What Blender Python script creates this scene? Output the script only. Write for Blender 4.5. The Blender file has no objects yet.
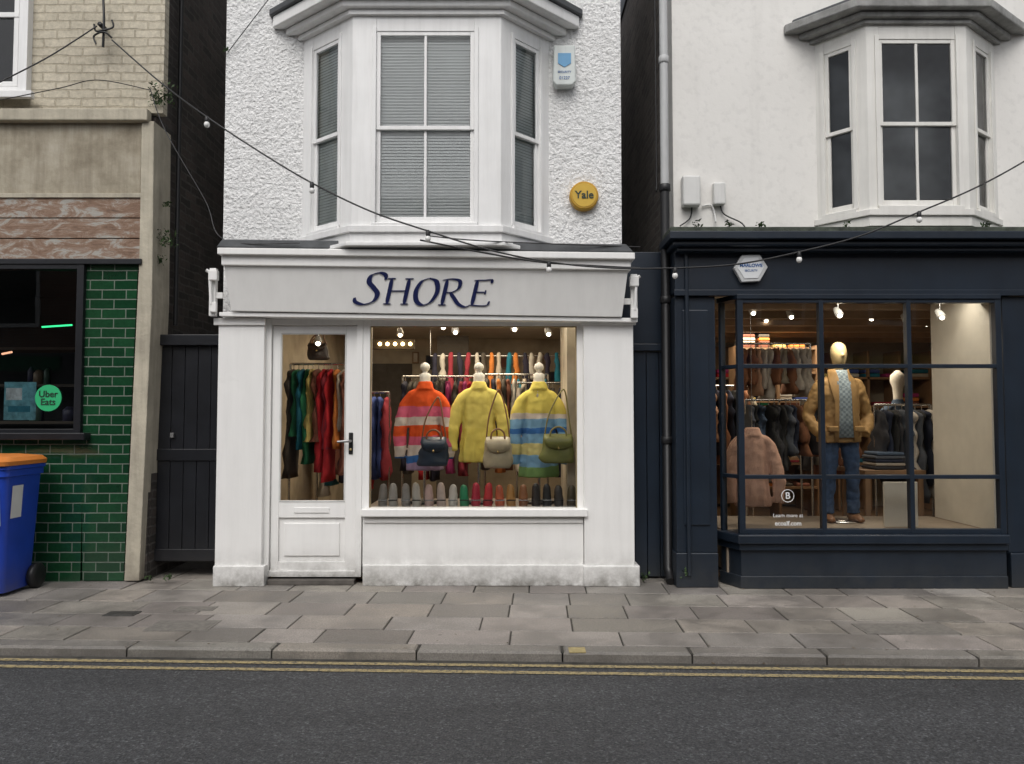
import bpy, math, random, bmesh
from mathutils import Vector, noise
random.seed(7)
S=bpy.context.scene
# ---------------------------------------------------------------- camera / survey
F=769.0; D0=6.4; H=1.39; P=math.radians(2.5)
cp,sp=math.cos(P),math.sin(P)
def W(px,py,y=0.0):
    u=(px-512)/F; v=(382-py)/F
    dy=cp-v*sp; dz=sp+v*cp
    t=(y+D0)/dy
    return Vector((u*t,y,H+dz*t))
def G(px,py,z=0.0):
    u=(px-512)/F; v=(382-py)/F
    dy=cp-v*sp; dz=sp+v*cp
    t=(z-H)/dz
    return Vector((u*t,dy*t-D0,z))
cam=bpy.data.cameras.new('camera'); co=bpy.data.objects.new('camera',cam); S.collection.objects.link(co)
co.location=(0,-D0,H); co.rotation_euler=(math.pi/2+P,0,0)
cam.sensor_width=36; cam.lens=F/1024*36; cam.clip_end=2000; cam.clip_start=0.05
S.camera=co
# ---------------------------------------------------------------- materials
def newmat(name):
    m=bpy.data.materials.new(name); m.use_nodes=True
    nt=m.node_tree; b=nt.nodes['Principled BSDF']
    return m,nt,b
def N(nt,t,**k):
    n=nt.nodes.new(t)
    for a,v in k.items(): setattr(n,a,v)
    return n
def c4(c): return (c[0],c[1],c[2],1)
def mixc(nt,a,b,fac,mode='MIX'):
    n=N(nt,'ShaderNodeMix',data_type='RGBA',blend_type=mode)
    for i,v in ((0,fac),(6,a),(7,b)):
        if hasattr(v,'is_output'): nt.links.new(v,n.inputs[i])
        else: n.inputs[i].default_value=v if i==0 else (c4(v) if len(v)==3 else v)
    return n.outputs[2]
def math_(nt,op,a,b=0.0,clamp=False):
    n=N(nt,'ShaderNodeMath',operation=op,use_clamp=clamp)
    for i,v in ((0,a),(1,b)):
        if hasattr(v,'is_output'): nt.links.new(v,n.inputs[i])
        else: n.inputs[i].default_value=v
    return n.outputs[0]
def ramp(nt,fac,stops,interp='LINEAR'):
    r=N(nt,'ShaderNodeValToRGB'); r.color_ramp.interpolation=interp
    e=r.color_ramp.elements
    while len(e)<len(stops): e.new(0.5)
    for i,(p,c) in enumerate(stops):
        e[i].position=p; e[i].color=c4(c) if not isinstance(c,(int,float)) else (c,c,c,1)
    nt.links.new(fac,r.inputs[0]); return r.outputs[0]
def coords(nt,scale=(1,1,1)):
    tc=N(nt,'ShaderNodeTexCoord'); mp=N(nt,'ShaderNodeMapping')
    mp.inputs['Scale'].default_value=scale
    nt.links.new(tc.outputs['Object'],mp.inputs[0]); return mp.outputs[0]
def noiseT(nt,scale,detail=5,rough=.6,cs=(1,1,1),dist=0):
    n=N(nt,'ShaderNodeTexNoise'); n.inputs['Scale'].default_value=scale
    n.inputs['Detail'].default_value=detail; n.inputs['Roughness'].default_value=rough
    n.inputs['Distortion'].default_value=dist
    nt.links.new(coords(nt,cs),n.inputs['Vector']); return n.outputs['Fac']
def bumpn(nt,b,h,strength=.4,dist=.01,prev=None):
    n=N(nt,'ShaderNodeBump'); n.inputs['Strength'].default_value=strength; n.inputs['Distance'].default_value=dist
    nt.links.new(h,n.inputs['Height'])
    if prev: nt.links.new(prev,n.inputs['Normal'])
    nt.links.new(n.outputs[0],b.inputs['Normal']); return n.outputs[0]
def M(name,col,rough=.6,var=.12,scale=5,bump=0,bscale=60,bdist=.004,metal=0,streak=0,dirt=0,spec=.5,dirtcol=(.12,.11,.09)):
    m,nt,b=newmat(name)
    lo=tuple(c*(1-var) for c in col); hi=tuple(min(1,c*(1+var)) for c in col)
    out=ramp(nt,noiseT(nt,scale,3),[(.3,lo),(.7,hi)])
    if streak:
        s=ramp(nt,noiseT(nt,1,6,.65,(14,14,1.1)),[(.42,0),(.75,1)])
        out=mixc(nt,out,dirtcol,math_(nt,'MULTIPLY',s,streak))
    if dirt:
        tc=N(nt,'ShaderNodeTexCoord'); sx=N(nt,'ShaderNodeSeparateXYZ'); nt.links.new(tc.outputs['Object'],sx.inputs[0])
        g=math_(nt,'SUBTRACT',1,math_(nt,'DIVIDE',sx.outputs[2],.34),True)
        g=math_(nt,'POWER',g,1.4)
        g=math_(nt,'MULTIPLY',g,ramp(nt,noiseT(nt,9,6,.7),[(.3,.2),(.62,1)]))
        sp_=ramp(nt,noiseT(nt,2.2,8,.75),[(.6,0),(.78,.35)])
        g=math_(nt,'ADD',g,math_(nt,'MULTIPLY',sp_,.45),True)
        out=mixc(nt,out,dirtcol,math_(nt,'MULTIPLY',g,dirt))
    nt.links.new(out,b.inputs['Base Color'])
    b.inputs['Roughness'].default_value=rough
    b.inputs['Metallic'].default_value=metal; b.inputs['Specular IOR Level'].default_value=spec
    if bump: bumpn(nt,b,noiseT(nt,bscale,3,.6),bump,bdist)
    return m
def EM(name,col,strength,sample=False):
    m,nt,b=newmat(name); b.inputs['Base Color'].default_value=c4(col)
    b.inputs['Emission Color'].default_value=c4(col); b.inputs['Emission Strength'].default_value=strength
    if not sample:
        try: m.cycles.emission_sampling='NONE'
        except Exception: pass
    return m
def brickmat(name,c1,c2,mortar,axis='x',bw=.225,rh=.075,ms=.01,rough=.8,bumps=.6,bd=.008,grime=.3,grimecol=(.05,.045,.04),spec=.4,warp=.01,mbias=0,offset=.5,roughm=None):
    m,nt,b=newmat(name)
    tc=N(nt,'ShaderNodeTexCoord'); sx=N(nt,'ShaderNodeSeparateXYZ'); nt.links.new(tc.outputs['Object'],sx.inputs[0])
    w=math_(nt,'MULTIPLY',math_(nt,'SUBTRACT',noiseT(nt,3,3),.5),warp*3)
    w2=math_(nt,'MULTIPLY',math_(nt,'SUBTRACT',noiseT(nt,25,3),.5),warp)
    cx=N(nt,'ShaderNodeCombineXYZ')
    nt.links.new(math_(nt,'ADD',sx.outputs[0 if axis=='x' else 1],w2),cx.inputs[0])
    nt.links.new(math_(nt,'ADD',math_(nt,'ADD',sx.outputs[2],w),w2),cx.inputs[1])
    br=N(nt,'ShaderNodeTexBrick'); br.offset=offset
    nt.links.new(cx.outputs[0],br.inputs['Vector'])
    br.inputs['Color1'].default_value=c4(c1); br.inputs['Color2'].default_value=c4(c2); br.inputs['Mortar'].default_value=c4(mortar)
    br.inputs['Scale'].default_value=1; br.inputs['Brick Width'].default_value=bw; br.inputs['Row Height'].default_value=rh
    br.inputs['Mortar Size'].default_value=ms; br.inputs['Mortar Smooth'].default_value=.25; br.inputs['Bias'].default_value=mbias
    g=ramp(nt,noiseT(nt,1.7,7,.7),[(.4,0),(.75,1)])
    out=mixc(nt,br.outputs['Color'],grimecol,math_(nt,'MULTIPLY',g,grime))
    g2=ramp(nt,noiseT(nt,30,4,.7),[(.3,.78),(.7,1.12)])
    out=mixc(nt,out,g2,1.0,'MULTIPLY')
    nt.links.new(out,b.inputs['Base Color'])
    rr=math_(nt,'ADD',math_(nt,'MULTIPLY',br.outputs['Fac'],.5 if roughm is None else roughm),rough,True)
    nt.links.new(rr,b.inputs['Roughness']); b.inputs['Specular IOR Level'].default_value=spec
    h=math_(nt,'SUBTRACT',math_(nt,'MULTIPLY',noiseT(nt,45,4),.25),br.outputs['Fac'])
    bumpn(nt,b,h,bumps,bd)
    return m
def glassmat(name,tint=(.95,.97,.96),ior=1.5,boost=1.0,rough=0.0):
    m=bpy.data.materials.new(name); m.use_nodes=True; nt=m.node_tree; nt.nodes.clear()
    o=N(nt,'ShaderNodeOutputMaterial'); t=N(nt,'ShaderNodeBsdfTransparent'); t.inputs[0].default_value=c4(tint)
    g=N(nt,'ShaderNodeBsdfGlossy'); g.inputs['Roughness'].default_value=rough; g.inputs[0].default_value=(1,1,1,1)
    f=N(nt,'ShaderNodeFresnel'); f.inputs[0].default_value=ior
    mx=N(nt,'ShaderNodeMixShader')
    nt.links.new(math_(nt,'MULTIPLY',f.outputs[0],boost,True),mx.inputs[0]); nt.links.new(t.outputs[0],mx.inputs[1]); nt.links.new(g.outputs[0],mx.inputs[2])
    bn=N(nt,'ShaderNodeBump'); bn.inputs['Strength'].default_value=.04; bn.inputs['Distance'].default_value=.02
    nt.links.new(noiseT(nt,1.5,2),bn.inputs['Height']); nt.links.new(bn.outputs[0],g.inputs['Normal'])
    nt.links.new(mx.outputs[0],o.inputs[0]); return m
white=M('white_gloss_paint',(.85,.845,.825),.42,.02,3,.2,30,.004,streak=.08,dirt=.85)
whiteU=M('white_window_paint',(.82,.82,.81),.45,.04,3,.12,40,.002,streak=.16,dirtcol=(.22,.21,.18))
signm=M('sign_board_paint',(.84,.835,.81),.5,.03,2,.1,20,.003,streak=.10,dirtcol=(.3,.29,.27))
cream2=M('off_white_bay_paint',(.74,.73,.69),.5,.05,3,.15,40,.002,streak=.17,dirtcol=(.22,.2,.16))
def roughcast(name,col,sc,strn,bd,streak=.2,pit=.35):
    m,nt,b=newmat(name)
    n1=noiseT(nt,sc,3,.55); n2=noiseT(nt,sc*.35,3,.6)
    out=ramp(nt,noiseT(nt,1.1,6,.6),[(.3,tuple(c*.92 for c in col)),(.65,col)])
    out=mixc(nt,out,ramp(nt,n1,[(.34,.62),(.47,1.0)]),pit,'MULTIPLY')
    s=ramp(nt,noiseT(nt,1,6,.65,(5,5,.5)),[(.5,0),(.85,1)])
    out=mixc(nt,out,(.35,.34,.31),math_(nt,'MULTIPLY',s,streak))
    nt.links.new(out,b.inputs['Base Color']); b.inputs['Roughness'].default_value=.85
    bumpn(nt,b,math_(nt,'ADD',n1,n2),strn,bd); return m
pebble=roughcast('white_roughcast',(.86,.86,.85),46,1.0,.022,.14,.6)
render_=roughcast('smooth_white_render',(.78,.765,.73),16,.35,.006,.22,.16)
creambrick=brickmat('painted_cream_brick',(.56,.51,.40),(.62,.565,.45),(.49,.44,.34),ms=.008,grime=.32,grimecol=(.16,.13,.09),bumps=1,bd=.014,warp=.014)
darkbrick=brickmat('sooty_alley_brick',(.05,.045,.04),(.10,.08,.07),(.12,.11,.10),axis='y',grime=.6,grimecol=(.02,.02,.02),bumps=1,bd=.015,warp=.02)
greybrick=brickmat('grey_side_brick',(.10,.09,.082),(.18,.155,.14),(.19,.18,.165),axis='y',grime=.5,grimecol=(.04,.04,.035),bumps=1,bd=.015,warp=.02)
redbrick=brickmat('red_brick',(.25,.11,.07),(.32,.16,.1),(.3,.28,.25))
tile=brickmat('green_glazed_tile',(.006,.038,.016),(.013,.068,.028),(.15,.18,.145),bw=.205,rh=.082,ms=.0045,rough=.10,bumps=.5,bd=.004,grime=.35,grimecol=(.01,.02,.012),spec=.6,warp=.003,roughm=.6)
navy=M('navy_shopfront_paint',(.0095,.0165,.028),.36,.2,3,.15,30,.003,streak=.07,dirt=.45,dirtcol=(.06,.06,.055))
blackp=M('black_gloss_paint',(.010,.011,.014),.35,.3,4,.3,25,.004,dirt=.6,dirtcol=(.06,.055,.05))
blackm=M('black_plastic',(.012,.012,.013),.45,.1)
lead=M('lead_flashing',(.09,.095,.10),.6,.25,6,.4,15,.006,metal=.3)
stonegrey=M('weathered_grey_stone',(.30,.30,.29),.8,.3,6,.5,40,.008,streak=.4,dirtcol=(.08,.08,.07))
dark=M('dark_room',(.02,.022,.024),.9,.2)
greyroom=M('curtained_room',(.30,.32,.31),.9,.3,2)
blind=M('blind_slats',(.86,.89,.88),.55,.03)
blind2=M('side_blind_slats',(.70,.75,.73),.6,.06)
glass=glassmat('shop_glass',(.94,.96,.955),boost=1.1)
glassU=glassmat('sash_glass',(.975,.985,.985),1.5,1.0)
beam=M('beige_render_strip',(.46,.42,.33),.8,.15,5,.5,25,.01,streak=.4,dirt=.7,dirtcol=(.12,.10,.08))
pipeg=M('grey_pipe',(.50,.51,.51),.5,.06,streak=.25)
m,nt,b=newmat('stained_concrete_panel')
o_=ramp(nt,noiseT(nt,2.2,9,.7),[(.3,(.20,.17,.12)),(.5,(.38,.34,.26)),(.7,(.48,.44,.36))])
s_=ramp(nt,noiseT(nt,1,7,.7,(10,10,1.0)),[(.4,0),(.7,1)]); o_=mixc(nt,o_,(.16,.13,.09),math_(nt,'MULTIPLY',s_,.6))
nt.links.new(o_,b.inputs['Base Color']); b.inputs['Roughness'].default_value=.9; bumpn(nt,b,noiseT(nt,20,6),.5,.01); panelm=m
m,nt,b=newmat('peeling_timber_fascia')
o_=ramp(nt,noiseT(nt,1,8,.78,(4.5,4,11),.9),[(.30,(.10,.07,.05)),(.45,(.22,.135,.09)),(.53,(.28,.20,.15)),(.58,(.38,.36,.32)),(.75,(.28,.28,.27))])
nt.links.new(o_,b.inputs['Base Color']); b.inputs['Roughness'].default_value=.8; bumpn(nt,b,noiseT(nt,1,8,.7,(6,6,60)),.7,.01); peelm=m
m,nt,b=newmat('asphalt')
a1=noiseT(nt,85,4,.75)
vo=N(nt,'ShaderNodeTexVoronoi'); vo.inputs['Scale'].default_value=80; nt.links.new(coords(nt),vo.inputs['Vector'])
vs=N(nt,'ShaderNodeSeparateColor'); nt.links.new(vo.outputs['Color'],vs.inputs[0])
big=ramp(nt,noiseT(nt,.8,7,.65,(.35,1.8,1)),[(.3,.72),(.7,1.25)])
o_=ramp(nt,a1,[(.30,(.024,.025,.028)),(.5,(.056,.058,.062)),(.66,(.12,.122,.125))])
o_=mixc(nt,o_,ramp(nt,vs.outputs[0],[(.0,.55),(.75,1.05),(.9,1.2),(.97,1.7)]),1,'MULTIPLY')
o_=mixc(nt,o_,big,1.0,'MULTIPLY')
nt.links.new(o_,b.inputs['Base Color']); b.inputs['Roughness'].default_value=.7
bumpn(nt,b,math_(nt,'ADD',a1,vo.outputs['Distance']),.8,.010); asphalt=m
def slabmat(name,c):
    m,nt,b=newmat(name)
    at=N(nt,'ShaderNodeVertexColor'); at.layer_name='Col'
    o=mixc(nt,c,at.outputs[0],1.0,'MULTIPLY')
    o=mixc(nt,o,ramp(nt,noiseT(nt,110,4,.75),[(.3,.62),(.7,1.35)]),1.0,'MULTIPLY')
    st=ramp(nt,noiseT(nt,1.3,9,.74),[(.43,0),(.58,1)])
    o=mixc(nt,o,tuple(k*.42 for k in c),math_(nt,'MULTIPLY',st,.65))
    gum=N(nt,'ShaderNodeTexVoronoi'); gum.inputs['Scale'].default_value=4.5; nt.links.new(coords(nt),gum.inputs['Vector'])
    gm=ramp(nt,gum.outputs['Distance'],[(.05,1),(.08,0)])
    o=mixc(nt,o,tuple(k*.4 for k in c),math_(nt,'MULTIPLY',gm,.5))
    nt.links.new(o,b.inputs['Base Color'])
    nt.links.new(ramp(nt,st,[(0,.8),(1,.45)]),b.inputs['Roughness'])
    bumpn(nt,b,noiseT(nt,70,4,.75),.8,.006); return m
slabm=slabmat('paving_slab_concrete',(.275,.252,.228))
kerbm=slabmat('granite_kerb',(.25,.232,.205))
jointm=M('sandy_joint_mortar',(.04,.037,.031),.95,.4,20,.5,80)
groundm=M('distant_ground',(.09,.09,.085),.9,.2,1)
m,nt,b=newmat('worn_yellow_paint')
w_=ramp(nt,noiseT(nt,38,7,.8),[(.40,0),(.54,1)])
o_=mixc(nt,(.07,.068,.06),(.44,.35,.17),math_(nt,'MULTIPLY',w_,.85)); nt.links.new(o_,b.inputs['Base Color']); b.inputs['Roughness'].default_value=.75
bumpn(nt,b,noiseT(nt,140,3,.7),.6,.006); yellowl=m
# ---------------------------------------------------------------- geometry helpers
def group(name):
    e=bpy.data.objects.new(name,None); e.empty_display_size=.1; S.collection.objects.link(e); return e
def mesh(name,v,f,mat,parent=None,smooth=False,bevel=0,recalc=True):
    me=bpy.data.meshes.new(name); me.from_pydata([tuple(p) for p in v],[],f)
    if recalc:
        bm=bmesh.new(); bm.from_mesh(me); bmesh.ops.recalc_face_normals(bm,faces=bm.faces); bm.to_mesh(me); bm.free()
    me.materials.append(mat)
    if smooth:
        for p in me.polygons: p.use_smooth=True
    o=bpy.data.objects.new(name,me); S.collection.objects.link(o)
    if parent: o.parent=parent
    if bevel:
        bv=o.modifiers.new('bev','BEVEL'); bv.width=bevel; bv.segments=2; bv.limit_method='ANGLE'; bv.angle_limit=math.radians(40)
    return o
def BX(name,x0,x1,y0,y1,z0,z1,mat,parent=None,bevel=0):
    v=[(x,y,z) for z in (z0,z1) for y in (y0,y1) for x in (x0,x1)]
    f=[(0,1,3,2),(4,6,7,5),(0,4,5,1),(2,3,7,6),(0,2,6,4),(1,5,7,3)]
    return mesh(name,v,f,mat,parent,bevel=bevel)
def RB(name,l,t,r,b_,yf,yb,mat,parent=None,bevel=.004,z0=None,z1=None):
    mid=(t+b_)/2
    return BX(name,W(l,mid,yf).x,W(r,mid,yf).x,yf,yb,W(512,b_,yf).z if z0 is None else z0,W(512,t,yf).z if z1 is None else z1,mat,parent,bevel)
def prismv(name,front,back,mat,parent=None,bevel=.004):
    n=len(front); v=list(front)+list(back)
    f=[tuple(range(n)),tuple(range(2*n-1,n-1,-1))]+[(i,(i+1)%n,n+(i+1)%n,n+i) for i in range(n)]
    return mesh(name,v,f,mat,parent,bevel=bevel)
def PB(name,pts,yf,yb,mat,parent=None,bevel=.004):
    fr=[W(p[0],p[1],yf) for p in pts]; bk=[Vector((q.x,yb,q.z)) for q in fr]
    return prismv(name,fr,bk,mat,parent,bevel)
def prism(name,xy,z0,z1,mat,parent=None,bevel=.004):
    return prismv(name,[Vector((p[0],p[1],z0)) for p in xy],[Vector((p[0],p[1],z1)) for p in xy],mat,parent,bevel)
def frame(name,l,t,r,b_,w,yf,yb,mat,parent,bevel=.003):
    mid=(t+b_)/2
    x0,x1=W(l,mid,yf).x,W(r,mid,yf).x; z0,z1=W(512,b_,yf).z,W(512,t,yf).z; ww=w*(yf+D0)/F
    BX(name+'_stile_a',x0,x0+ww,yf,yb,z0,z1,mat,parent,bevel); BX(name+'_stile_b',x1-ww,x1,yf,yb,z0,z1,mat,parent,bevel)
    BX(name+'_rail_top',x0+ww,x1-ww,yf+.002,yb,z1-ww,z1,mat,parent,bevel); BX(name+'_rail_bottom',x0+ww,x1-ww,yf+.002,yb,z0,z0+ww,mat,parent,bevel)
    return x0+ww,x1-ww,z0+ww,z1-ww
def obox(name,p0,p1,s0,s1,z0,z1,n0,n1,mat,parent,bevel=.003):
    p0=Vector((p0[0],p0[1])); p1=Vector((p1[0],p1[1])); t=(p1-p0).normalized(); nn=Vector((t.y,-t.x))
    def q(s,n,z): a=p0+t*s+nn*n; return Vector((a.x,a.y,z))
    v=[q(s,n,z) for z in (z0,z1) for n in (n1,n0) for s in (s0,s1)]
    f=[(0,1,3,2),(4,6,7,5),(0,4,5,1),(2,3,7,6),(0,2,6,4),(1,5,7,3)]
    return mesh(name,v,f,mat,parent,bevel=bevel)
def opane(name,p0,p1,s0,s1,z0,z1,n,mat,parent):
    p0=Vector((p0[0],p0[1])); p1=Vector((p1[0],p1[1])); t=(p1-p0).normalized(); nn=Vector((t.y,-t.x))
    a=p0+t*s0+nn*n; b_=p0+t*s1+nn*n
    return mesh(name,[(a.x,a.y,z0),(b_.x,b_.y,z0),(b_.x,b_.y,z1),(a.x,a.y,z1)],[(0,1,2,3)],mat,parent,recalc=False)
def cat(pts,n=8):
    pts=[Vector(p) for p in pts]; out=[]
    for i in range(len(pts)-1):
        p0=pts[max(i-1,0)];p1=pts[i];p2=pts[i+1];p3=pts[min(i+2,len(pts)-1)]
        for k in range(n):
            t=k/n
            out.append(.5*((2*p1)+(p2-p0)*t+(2*p0-5*p1+4*p2-p3)*t*t+(3*p1-p0-3*p2+p3)*t**3))
    out.append(pts[-1]); return out
def limbgeo(pts,rad,seg=16,sub=4,wr=0,wf=12,up=(0,1,0),caps=True,rip=0,ripn=9):
    RR=[Vector((r[0],r[1],0)) if isinstance(r,tuple) else Vector((r,r,0)) for r in rad]
    P_=cat(pts,sub) if sub>1 else [Vector(p) for p in pts]
    R=cat(RR,sub) if sub>1 else RR
    v=[];f=[]; up=Vector(up); L=len(P_)
    for i,p in enumerate(P_):
        t=(P_[min(i+1,L-1)]-P_[max(i-1,0)]).normalized()
        a=t.cross(up).normalized(); bb=a.cross(t).normalized()
        for k in range(seg):
            th=2*math.pi*k/seg
            q=a*math.cos(th)*R[i].x+bb*math.sin(th)*R[i].y
            if wr: q*=1+wr*noise.noise(Vector((p+q)*wf))*2
            if rip: q*=1+rip*(i/L)*math.sin(th*ripn+2.2*noise.noise(Vector((p.x*3,p.z*2,th))))
            v.append(p+q)
    for i in range(L-1):
        for k in range(seg):
            k2=(k+1)%seg; f.append((i*seg+k,i*seg+k2,(i+1)*seg+k2,(i+1)*seg+k))
    if caps:
        f.append(tuple(range(seg))); f.append(tuple(range((L-1)*seg,L*seg)))
    return v,f
def limb(name,pts,rad,mat,parent=None,seg=16,sub=4,wr=0,wf=12,up=(0,1,0),caps=True,smooth=True):
    v,f=limbgeo(pts,rad,seg,sub,wr,wf,up,caps)
    return mesh(name,v,f,mat,parent,smooth=smooth)
def blob(name,geos,mat,parent,voxel=.012,smooth_it=4,fold=0,ns=.11):
    v=[];f=[]
    for gv,gf in geos:
        k=len(v); v+=gv; f+=[tuple(i+k for i in q) for q in gf]
    o=mesh(name,v,f,mat,parent,smooth=True)
    r=o.modifiers.new('remesh','REMESH'); r.mode='VOXEL'; r.voxel_size=voxel; r.use_smooth_shade=True
    s=o.modifiers.new('smooth','SMOOTH'); s.factor=.6; s.iterations=smooth_it
    if fold:
        tx=bpy.data.textures.new(name+'_folds','CLOUDS'); tx.noise_scale=ns; tx.noise_depth=1
        d=o.modifiers.new('folds','DISPLACE'); d.texture=tx; d.strength=fold; d.mid_level=.5; d.texture_coords='GLOBAL'
    return o
def lathe(name,c,prof,mat,parent=None,seg=20,axis='z',hard=False):
    v=[];f=[]
    for r,z in prof:
        for k in range(seg):
            th=2*math.pi*k/seg
            if axis=='z': v.append((c[0]+r*math.cos(th),c[1]+r*math.sin(th),c[2]+z))
            elif axis=='y': v.append((c[0]+r*math.cos(th),c[1]+z,c[2]+r*math.sin(th)))
            else: v.append((c[0]+z,c[1]+r*math.cos(th),c[2]+r*math.sin(th)))
    for i in range(len(prof)-1):
        for k in range(seg):
            k2=(k+1)%seg; f.append((i*seg+k,i*seg+k2,(i+1)*seg+k2,(i+1)*seg+k))
    f.append(tuple(range(seg))); f.append(tuple(range((len(prof)-1)*seg,len(prof)*seg)))
    o=mesh(name,v,f,mat,parent,smooth=True)
    if hard: md=o.modifiers.new('es','EDGE_SPLIT'); md.split_angle=math.radians(30)
    return o
def ball(name,c,r,mat,parent=None,sx=1,sz=1,seg=16):
    pr=[(max(.0005,r*math.sin(math.pi*i/10)),-r*sz*math.cos(math.pi*i/10)) for i in range(11)]
    return lathe(name,c,pr,mat,parent,seg)
def tube(name,pts,r,mat,parent=None,res=8,smooth=True):
    cu=bpy.data.curves.new(name,'CURVE'); cu.dimensions='3D'; cu.bevel_depth=r; cu.bevel_resolution=2; cu.use_fill_caps=True
    pp=cat(pts,res) if smooth and len(pts)>2 else [Vector(p) for p in pts]
    s=cu.splines.new('POLY'); s.points.add(len(pp)-1)
    for i,p in enumerate(pp): s.points[i].co=(p.x,p.y,p.z,1)
    cu.materials.append(mat); o=bpy.data.objects.new(name,cu); S.collection.objects.link(o)
    if parent: o.parent=parent
    return o
def text(name,body,loc,size,mat,parent,align='CENTER',rot=(math.pi/2,0,0),ext=.001,bold=0):
    cu=bpy.data.curves.new(name,'FONT'); cu.body=body; cu.size=size; cu.extrude=ext; cu.align_x=align; cu.align_y='CENTER'; cu.offset=bold
    cu.materials.append(mat); o=bpy.data.objects.new(name,cu); S.collection.objects.link(o); o.location=loc; o.rotation_euler=rot; o.parent=parent
    return o
def panel_glass(name,x0,x1,z0,z1,y,mat,parent):
    return mesh(name,[(x0,y,z0),(x1,y,z0),(x1,y,z1),(x0,y,z1)],[(0,1,2,3)],mat,parent,recalc=False)
# ---------------------------------------------------------------- ground / road / pavement
ground=mesh('ground',[(-600,-600,-.12),(600,-600,-.12),(600,600,-.12),(-600,600,-.12)],[(0,1,2,3)],groundm)
th=math.radians(-2.1); kx=Vector((math.cos(th),math.sin(th),0)); ky=Vector((-math.sin(th),math.cos(th),0))
K0=Vector((0,G(512,652).y,0))
def KP(s,n,z): return K0+kx*s+ky*n+Vector((0,0,z))
RZ=-.058
mesh('road',[KP(-40,-5.2,RZ),KP(40,-5.2,RZ),KP(40,.01,RZ),KP(-40,.01,RZ)],[(0,1,2,3)],asphalt)
def slabs(name,rows,mat,s0,s1,gap,ztop,zbot,ch=.006,seed=1,jit=.0015,tone=(.78,1.16)):
    rnd=random.Random(seed); v=[];f=[];cols=[]
    for (n0,n1,wmin,wmax) in rows:
        s=s0+rnd.random()*.3
        while s<s1:
            w=rnd.uniform(wmin,wmax); z=ztop+rnd.uniform(-jit,jit); dz=rnd.uniform(-jit,jit)
            a,b_,c,d=s+gap/2,s+w-gap/2,n0+gap/2,n1-gap/2
            i=len(v); jj=[rnd.uniform(-.002,.002) for _ in range(4)]
            v+=[KP(a,c,zbot),KP(b_,c,zbot),KP(b_,d,zbot),KP(a,d,zbot),
                KP(a,c,z-ch),KP(b_,c,z-ch),KP(b_,d,z-ch+dz),KP(a,d,z-ch+dz),
                KP(a+ch+jj[0],c+ch,z),KP(b_-ch+jj[1],c+ch,z),KP(b_-ch,d-ch+jj[2],z+dz),KP(a+ch,d-ch+jj[3],z+dz)]
            t=rnd.uniform(*tone); col=(t*rnd.uniform(.98,1.03),t,t*rnd.uniform(.95,1.03),1)
            for q in ((8,9,10,11),(4,5,9,8),(5,6,10,9),(6,7,11,10),(7,4,8,11),(0,1,5,4),(1,2,6,5),(2,3,7,6),(3,0,4,7)):
                f.append(tuple(i+k for k in q)); cols.append(col)
            s+=w
    o=mesh(name,v,f,mat,recalc=False)
    ca=o.data.color_attributes.new('Col','FLOAT_COLOR','CORNER')
    for p in o.data.polygons:
        for li in p.loop_indices: ca.data[li].color=cols[p.index]
    return o
rows=[];n=.15
for k in range(7):
    dn=[.30,.33,.36,.38,.40,.44,.45][k]; rows.append((n,n+dn,.38,.72)); n+=dn
slabs('pavement',rows,slabm,-9,9.5,.010,0,-.03,ch=.004,seed=11,jit=.002,tone=(.70,1.18))
slabs('kerb',[(0,.15,.75,1.0)],kerbm,-12,12,.010,.002,-.11,ch=.014,seed=3,tone=(.78,1.2))
mesh('pavement_bedding',[KP(-30,.02,-.008),KP(30,.02,-.008),KP(30,14,-.008),KP(-30,14,-.008)],[(0,1,2,3)],jointm)
mesh('far_pavement',[KP(-40,-7.5,.02),KP(40,-7.5,.02),KP(40,-5.2,.02),KP(-40,-5.2,.02)],[(0,1,2,3)],jointm)
yl=group('double_yellow_lines')
ya=G(512,666,RZ).y-K0.y
for i,n0 in enumerate((ya,ya-.12)):
    mesh('painted_line_%d'%i,[KP(-40,n0-.023,RZ+.004),KP(40,n0-.023,RZ+.004),KP(40,n0+.023,RZ+.004),KP(-40,n0+.023,RZ+.004)],[(0,1,2,3)],yellowl,yl)
mesh('gutter_dirt',[KP(-40,-.05,RZ+.003),KP(40,-.05,RZ+.003),KP(40,0,RZ+.003),KP(-40,0,RZ+.003)],[(0,1,2,3)],M('gutter_silt',(.045,.042,.036),.9,.5,12,.5,60))
coverm=M('cast_iron_cover',(.06,.058,.055),.55,.3,30,.8,45,.006,metal=.4)
coverm2=M('concrete_infill_cover',(.15,.14,.125),.85,.25,30,.5,45,.006)
def cover(px,py,w,d,mt):
    g=group('utility_cover'); c=G(px,py)
    BX('rim',c.x-w/2,c.x+w/2,c.y-d/2,c.y+d/2,-.005,.0045,mt,g,.002)
    BX('lid',c.x-w/2+.02,c.x+w/2-.02,c.y-d/2+.02,c.y+d/2-.02,-.004,.0065,mt,g,.002)
cover(122,614,.22,.13,coverm); cover(196,609,.28,.12,coverm2); cover(183,626,.42,.25,coverm2); cover(905,629,.6,.24,coverm2)
cover(577,650,.10,.09,M('worn_yellow_mark',(.33,.27,.13),.8,.3,20))
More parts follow.
